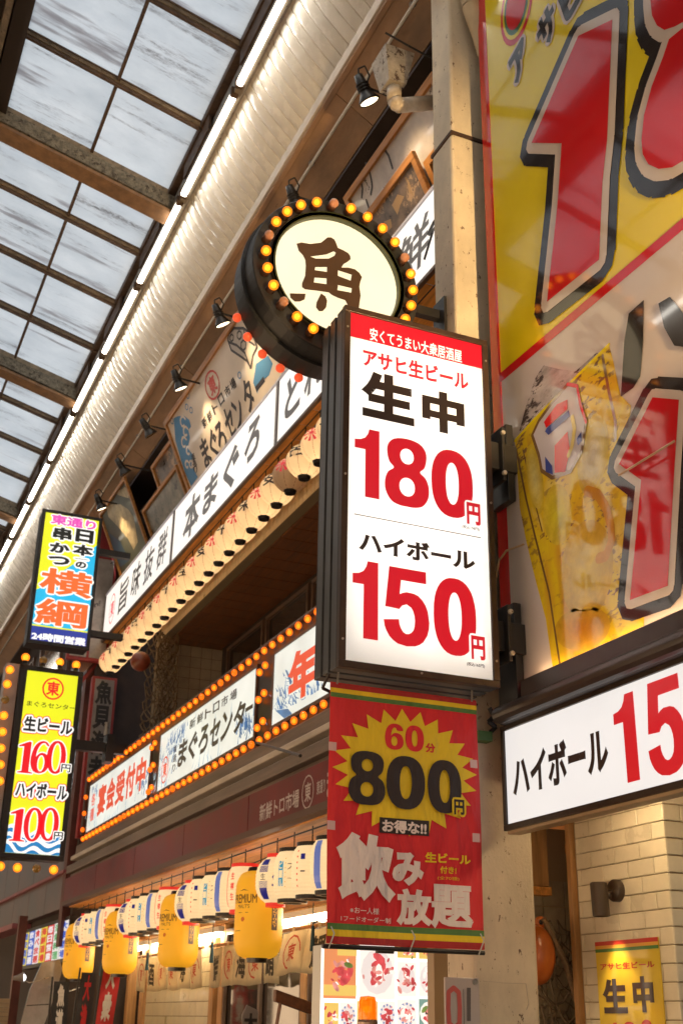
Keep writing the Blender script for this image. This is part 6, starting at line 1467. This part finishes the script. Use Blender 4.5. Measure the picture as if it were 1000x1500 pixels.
# slanted wooden rail, hanging white cut-out character
t = thing('wooden_rail', (3.6, 8.3, 1.6), 'dark slanted wooden rail left of the lit photo menu', 'rail')
q = PY(7.6); b = MB(); 
def beam(b, p, r, w_, h_, m):
    p = Vector(p); r = Vector(r); d = (r-p).normalized(); s = d.cross(Vector((0, 0, 1))).normalized()*w_/2; u = Vector((0, 0, h_/2))
    b.add([p+s+u, p-s+u, p-s-u, p+s-u, r+s+u, r-s+u, r-s-u, r+s-u], [(0, 1, 2, 3), (7, 6, 5, 4), (0, 4, 5, 1), (1, 5, 6, 2), (2, 6, 7, 3), (3, 7, 4, 0)], m)
beam(b, q.pt(*q.px(402, 1458)), q.pt(*q.px(474, 1484)), .05, .07, M_woodd); beam(b, q.pt(*q.px(411, 1466)), q.pt(*q.px(402, 1520)), .05, .05, M_woodd); obj('beam', b, t, bevel=.004)
P = PY(8.5); t = thing('hanging_sign', P.pt(*P.px(368, 1500)), 'small white fish-shaped tag with a black character behind the rail', 'tag')
b = MB(); b.prism(P, [P.px(*c) for c in ((362, 1472), (378, 1480), (378, 1530), (355, 1530), (355, 1486))], -.01, 0, M_swhite); obj('board', b, t); b = MB(); text(b, P, '大', P.px(358, 1484), P.px(376, 1512), M_ink, d=.003, off=.05); obj('lettering', b, t)

# ------------------------------------------------------------------ photo menu lightbox, beacon, placard
P = PY(6.6); tl = P.px(470, 1385); br = (P.px(651, 1391)[0], .55); tl = (tl[0], (tl[1]+P.px(651, 1391)[1])/2)
t = thing('photo_menu_lightbox', P.pt((tl[0]+br[0])/2, br[1], -.08), 'glowing photo menu board of sashimi dishes standing below the red banner', 'menu board')
b = MB(); b.pbox(P, tl[0], br[1], br[0], tl[1], -.12, -.003, mat('white_menu_casing', (.7, .68, .62), .4)); obj('casing', b, t, bevel=.004)
b = MB(); b.pbox(P, tl[0]+.004, br[1]+.004, br[0]-.004, tl[1]-.004, -.003, 0, lit('menu_bright_edge', (1.0, .93, .82), 1.6)); obj('face', b, t)
zm = ZM(440, 1340, 3.125); E_mw = lit('menu_dish_white', (1.0, .90, .82), 1.0); E_mr = lit('menu_tuna_red', (.72, .09, .10), .9, noise=(25, .5)); E_mp = lit('menu_salmon_pink', (.85, .35, .30), .9, noise=(25, .5)); E_mb = lit('menu_tray_orange', (.80, .30, .12), .9); E_my = lit('menu_bamboo_yellow', (.85, .60, .15), .9); E_mg2 = lit('menu_leaf_green', (.22, .32, .08), .8, noise=(20, .5)); E_mbl = lit('menu_plate_blue', (.20, .28, .55), .8); E_mk = lit('menu_dark', (.10, .07, .06), .8, noise=(15, .6)); E_mt = lit('menu_teal_cloth', (.25, .42, .36), .8)
b_ = MB()
cells = [((108, 135), (252, 385), E_mb), ((270, 135), (430, 388), E_mw), ((442, 150), (528, 200), E_my), ((540, 155), (632, 205), E_my), ((442, 215), (528, 375), E_mw), ((540, 215), (632, 375), E_mw), ((108, 402), (172, 520), E_my), ((180, 402), (252, 520), E_mw), ((258, 395), (352, 520), E_my), ((358, 395), (432, 520), E_mw), ((440, 388), (530, 520), E_mw), ((540, 385), (634, 520), E_mt)]
rm = random.Random(9)
for i, (c0, c1, m) in [(k % 12, c) for k, c in enumerate(cells*3)]:
    if i == 0: rep = rep+1 if 'rep' in globals() else 0
    p0 = P.px(*zm(*c0)); p1 = P.px(*zm(*c1)); p1 = (p1[0], min(p1[1], p0[1]-.03)); p0 = (p0[0], p0[1]-.475*rep); p1 = (p1[0], p1[1]-.475*rep)
    b = MB(); b.quad(P, p0[0], p1[1], p1[0], p0[1], .002, m)
    w_, h_ = p1[0]-p0[0], p0[1]-p1[1]
    if m in (E_mw, E_mt): 
        cx, cz = (p0[0]+p1[0])/2, (p0[1]+p1[1])/2; b.poly(P, [(cx+w_*.46*math.cos(k*.52), cz+h_*.42*math.sin(k*.52)) for k in range(12)], .0028, E_mw if m is E_mt else lit('menu_plate_shade', (.85, .78, .74), .9))
        if i in (7, 9, 10): 
            for k in range(12): b.poly(P, [(cx+w_*.44*math.cos(k*.52+j)*s_, cz+h_*.40*math.sin(k*.52+j)*s_) for j, s_ in ((-.12, .8), (.12, .8), (.1, 1), (-.1, 1))], .0032, E_mbl)
    for k in range(26 if w_ > .12 else 15):
        cx = p0[0]+w_*rm.gauss(.5, .17); cz = p1[1]+h_*rm.gauss(.48, .15); rr_ = min(w_, h_)*rm.choice((.06, .10, .15, .20)); an = rm.uniform(0, 3)
        mm = rm.choice([E_mr, E_mr, E_mp, E_mw, E_mg2 if k % 3 == 0 else E_mp, E_mk if i == 11 else E_mr])
        b.poly(P, [(cx+rr_*math.cos(q_*.785)*math.cos(an)-rr_*.5*math.sin(q_*.785)*math.sin(an), cz+rr_*math.cos(q_*.785)*math.sin(an)+rr_*.5*math.sin(q_*.785)*math.cos(an)) for q_ in range(8)], .004+.0004*k, mm)
    if i == 0: b.quad(P, p0[0], p1[1]+h_*.05, p1[0], p1[1]+h_*.25, .0082, E_my); b.quad(P, p0[0]+w_*.4, p0[1]-h_*.2, p1[0], p0[1]-h_*.06, .0082, E_my)
    obj('menu_photo', b, t)
P = PY(6.3); q0 = P.pt(*P.px(538, 1497)); t = thing('warning_beacon', q0, 'small orange rotating beacon lamp in front of the glowing photo menu', 'beacon')
m = bpy.data.materials.new('orange_beacon_glass'); m.use_nodes = True; pn = m.node_tree.nodes['Principled BSDF']; pn.inputs['Base Color'].default_value = (1, .32, .02, 1); pn.inputs['Transmission Weight'].default_value = .55; pn.inputs['Roughness'].default_value = .1; pn.inputs['Emission Color'].default_value = (1, .2, .0, 1); pn.inputs['Emission Strength'].default_value = .18
b = MB(); b.lathe([(.050, .012), (.048, .10), (.040, .125), (.001, .13)], q0, m, n=24); obj('dome', b, t, smooth=True)
b = MB(); b.lathe([(.001, -.05), (.056, -.05), (.056, .0), (.052, .012), (.001, .013)], q0, mat('beacon_metal', (.35, .25, .2), .3, metal=.6), n=24); obj('base', b, t)
b = MB(); b.ball(q0+Vector((0, 0, .06)), .018, E_bulb2); b.add([q0+Vector(p) for p in ((-.03, .02, .02), (.03, .02, .02), (0, .02, .11))], [(0, 1, 2)], lit('beacon_mirror', (.9, .4, .05), .6)); obj('lamp', b, t)
b = MB(); b.box((q0.x-.03, q0.y-.03, .6), (q0.x+.03, q0.y+.03, q0.z-.05), M_black); obj('stand', b, t)
P = PY(5.2); tl = P.px(651, 1431); br = P.px(705, 1560); t = thing('placard', P.pt((tl[0]+br[0])/2, br[1]), 'pale grey plastic placard with a pink shape tied to the foot of the column', 'placard')
b = MB(); b.pbox(P, tl[0], br[1], br[0], tl[1], -.012, 0, mat('pale_grey_plastic', (.46, .40, .38), .35, coat=.3)); obj('board', b, t, bevel=.004)
b = MB(); c0 = P.px(*zm(700, 415)); b.line(P, [(c0[0]+.030*math.cos(k*.7854)*(1+.25*(k % 2)), c0[1]-.01+.085*math.sin(k*.7854)*(1+.1*(k % 2))) for k in range(8)], .022, .003, mat('faded_pink_print', (.52, .10, .09), .5), True)
for k in range(8): a, z = P.px(*zm(768, 345+19*k)); b.quad(P, a-.010, z-.008, a+.010, z+.010, .003, mat('grey_print', (.12, .10, .10), .5)); 
b.quad(P, P.px(*zm(742, 345))[0], br[1]+.02, P.px(*zm(744, 345))[0]+.001, P.px(*zm(742, 340))[1], .003, MC['grey_print']); obj('print', b, t)
b = MB(); a, z = P.px(*zm(797, 306)); b.lathe([(.006, .0), (.014, .0), (.014, .006), (.006, .006)], P.pt(a, z, .0), M_steel, ax=(0, -1, 0), n=14); obj('eyelet', b, t)
P = PY(6.3); b = MB(); b.pbox(P, P.px(583, 0)[0], 0, P.px(583, 0)[0]+.01, .02, 0, .01, M_black)
b = MB(); a, z = P.px(*zm(380, 160)); b.pbox(P, a-.05, z-.02, a+.05, z+.012, 0, .03, M_black); tag(obj('black_clip', b), 'small black clip on the top edge of the glowing photo menu', 'clip')

# ------------------------------------------------------------------ lower left corner of the street
P = PX(3.45); zl = ZM(0, 1240, 4.5454)
tl, br = mean_rect(P, zl, (150, 590), (400, 500), (400, 750), (150, 795))
t = thing('coloured_price_board', P.pt((tl[0]+br[0])/2, br[1]), 'lit board of blue, red and green price strips behind the farthest gold lantern', 'sign')
YA = -tl[0]; YB_ = 16.9
b = MB(); b.pbox(P, -YA-.05, br[1]-.05, -YB_, tl[1]+.05, -.12, -.005, M_black); obj('casing', b, t)
E1 = lit('board_blue', (.02, .10, .55), .75); E2 = lit('board_red', (.62, .02, .03), .75); E3 = lit('board_green', (.05, .35, .10), .75); E4 = lit('board_yellow', (.75, .62, .05), .75); E5 = lit('board_white', (.8, .78, .8), .75)
n = 7; wd = (YA-YB_)/n
for i, (m1, m2, s) in enumerate(((E4, E1, '激安酒場'), (E1, E5, '飲み放題'), (E5, E2, '食べ放題'), (E4, E2, '海鮮酒場'), (E2, E5, '毎日営業'), (E5, E3, '活魚料理'), (E5, E1, '大衆酒場'))):
    lo_ = -YA+wd*i; b = MB(); b.quad(P, lo_, br[1], lo_+wd*.96, tl[1], .0, m1)
    for k, ch in enumerate(s): h = (tl[1]-br[1])/4; text(b, P, ch, (lo_+wd*.1, tl[1]-h*k-.01), (lo_+wd*.86, tl[1]-h*(k+1)+.01), m2, d=.004, off=.04)
    obj('price_strip', b, t)
def banner_flag(y, x0, x1, z0, z1, m, s, ms, label, lean=.0):
    P = PY(y); t = thing('banner_flag', ((x0+x1)/2, y, 0), label, 'flag')
    b = MB(); fn = lambda a, bb, d: P.pt(a+lean*(bb-z0), bb, d+.03*math.sin(bb*4+a*5))
    vs = [fn(x0+(x1-x0)*i/4, z0+(z1-z0)*j/14, 0) for j in range(15) for i in range(5)]; b.add(vs, [(j*5+i, j*5+i+1, (j+1)*5+i+1, (j+1)*5+i) for j in range(14) for i in range(4)], m); obj('cloth', b, t, smooth=True)
    b = MB(); b.tube(fn(x0-.02, 0, -.02), fn(x0-.02, z1+.05, -.02), .012, M_black, 8); obj('pole', b, t)
    b = MB(); h = (z1-z0-.06)/len(s)
    for k, ch in enumerate(s): text(b, P, ch, (x0+.05, z1-.03-h*k), (x1-.05, z1-.03-h*(k+1)+.03), ms, d=.006, off=.05, fn=fn)
    obj('lettering', b, t)
q = PY(14.9)
xs = [q.px(u, 1480)[0] for u in (76, 96, 100, 120, 123, 148)]
fr = fabric('flag_red_cloth', (.50, .02, .02)); fk = fabric('flag_black_cloth', (.02, .018, .018)); fw = fabric('flag_white_print', (.7, .64, .56))
banner_flag(14.9, xs[0], xs[1]+.03, .6, q.px(100, 1438)[1], fk, '魚道楽大漁', fw, 'black flag with white strokes behind the farthest gold lantern')
banner_flag(14.7, xs[2], xs[3]+.02, .5, q.px(118, 1425)[1], fk, '大漁旗本鮪', fr, 'black flag with red characters between the black and the red flags', .05)
banner_flag(14.5, xs[4], xs[5], .5, q.px(140, 1404)[1], fr, '大衆酒場魚', fw, 'tall red flag with white characters beside the tiled shop front', .06)
P = PY(16.8); t = thing('hanging_notice_board', P.pt(*P.px(50, 1500)), 'slanted grey notice board reflecting a lamp in the lower left corner', 'board')
b = MB(); b.prism(P, [P.px(*c) for c in ((62, 1410), (88, 1405), (92, 1420), (82, 1455), (62, 1510), (28, 1510), (44, 1450))], -.03, 0, mat('grey_laminate', (.34, .32, .31), .15, coat=.8, noise=(6, .2))); obj('board', b, t)
b = MB(); b.line(P, [P.px(40, 1473), P.px(74, 1471)], .012, .003, M_ink); obj('rule_line', b, t)
for (u, v, nm) in ((30, 1432, 'bare white clip lamp at the left end of the notice board'), (81, 1446, 'bare white clip lamp in front of the notice board')):
    P = PY(16.5); c = P.pt(*P.px(u, v)); t = thing('clip_lamp', c, nm, 'lamp')
    b = MB(); b.lathe([(.001, -.09), (.025, -.085), (.035, -.03), (.055, .02), (.06, .05)], c, M_swhite, ax=(.9, -.3, .1), n=18); obj('shade', b, t, smooth=True)
    b = MB(); b.ball(c+Vector((.03, -.01, 0)), .045, lit('cool_lamp_glass', (.95, .97, 1.0), 2.5)); obj('bulb', b, t, smooth=True)
    b = MB(); b.path([c, c+Vector((.12, 0, -.06)), c+Vector((.25, .1, -.03)), c+Vector((.4, .2, .02))], .006, M_steel); obj('arm', b, t)
t = thing('rolling_shutter', (3.0, 19, 0), 'beige rolled shutter edge in the bottom left corner', 'shutter')
P = PY(19.0); x1 = P.px(17, 1450)[0]; b = MB()
for k in range(26): b.box((x1-1.2, 19.0, .3+.06*k), (x1, 19.04, .355+.06*k), mat('beige_slat', (.42, .31, .18), .45, noise=(3, .2)))
sl_o = obj('slat_field', b, t, kind='stuff'); b = MB(); b.box((x1, 18.98, 0), (x1+.12, 19.1, 3.0), MC['reddish_brown_post']); obj('side_rail', b, t)
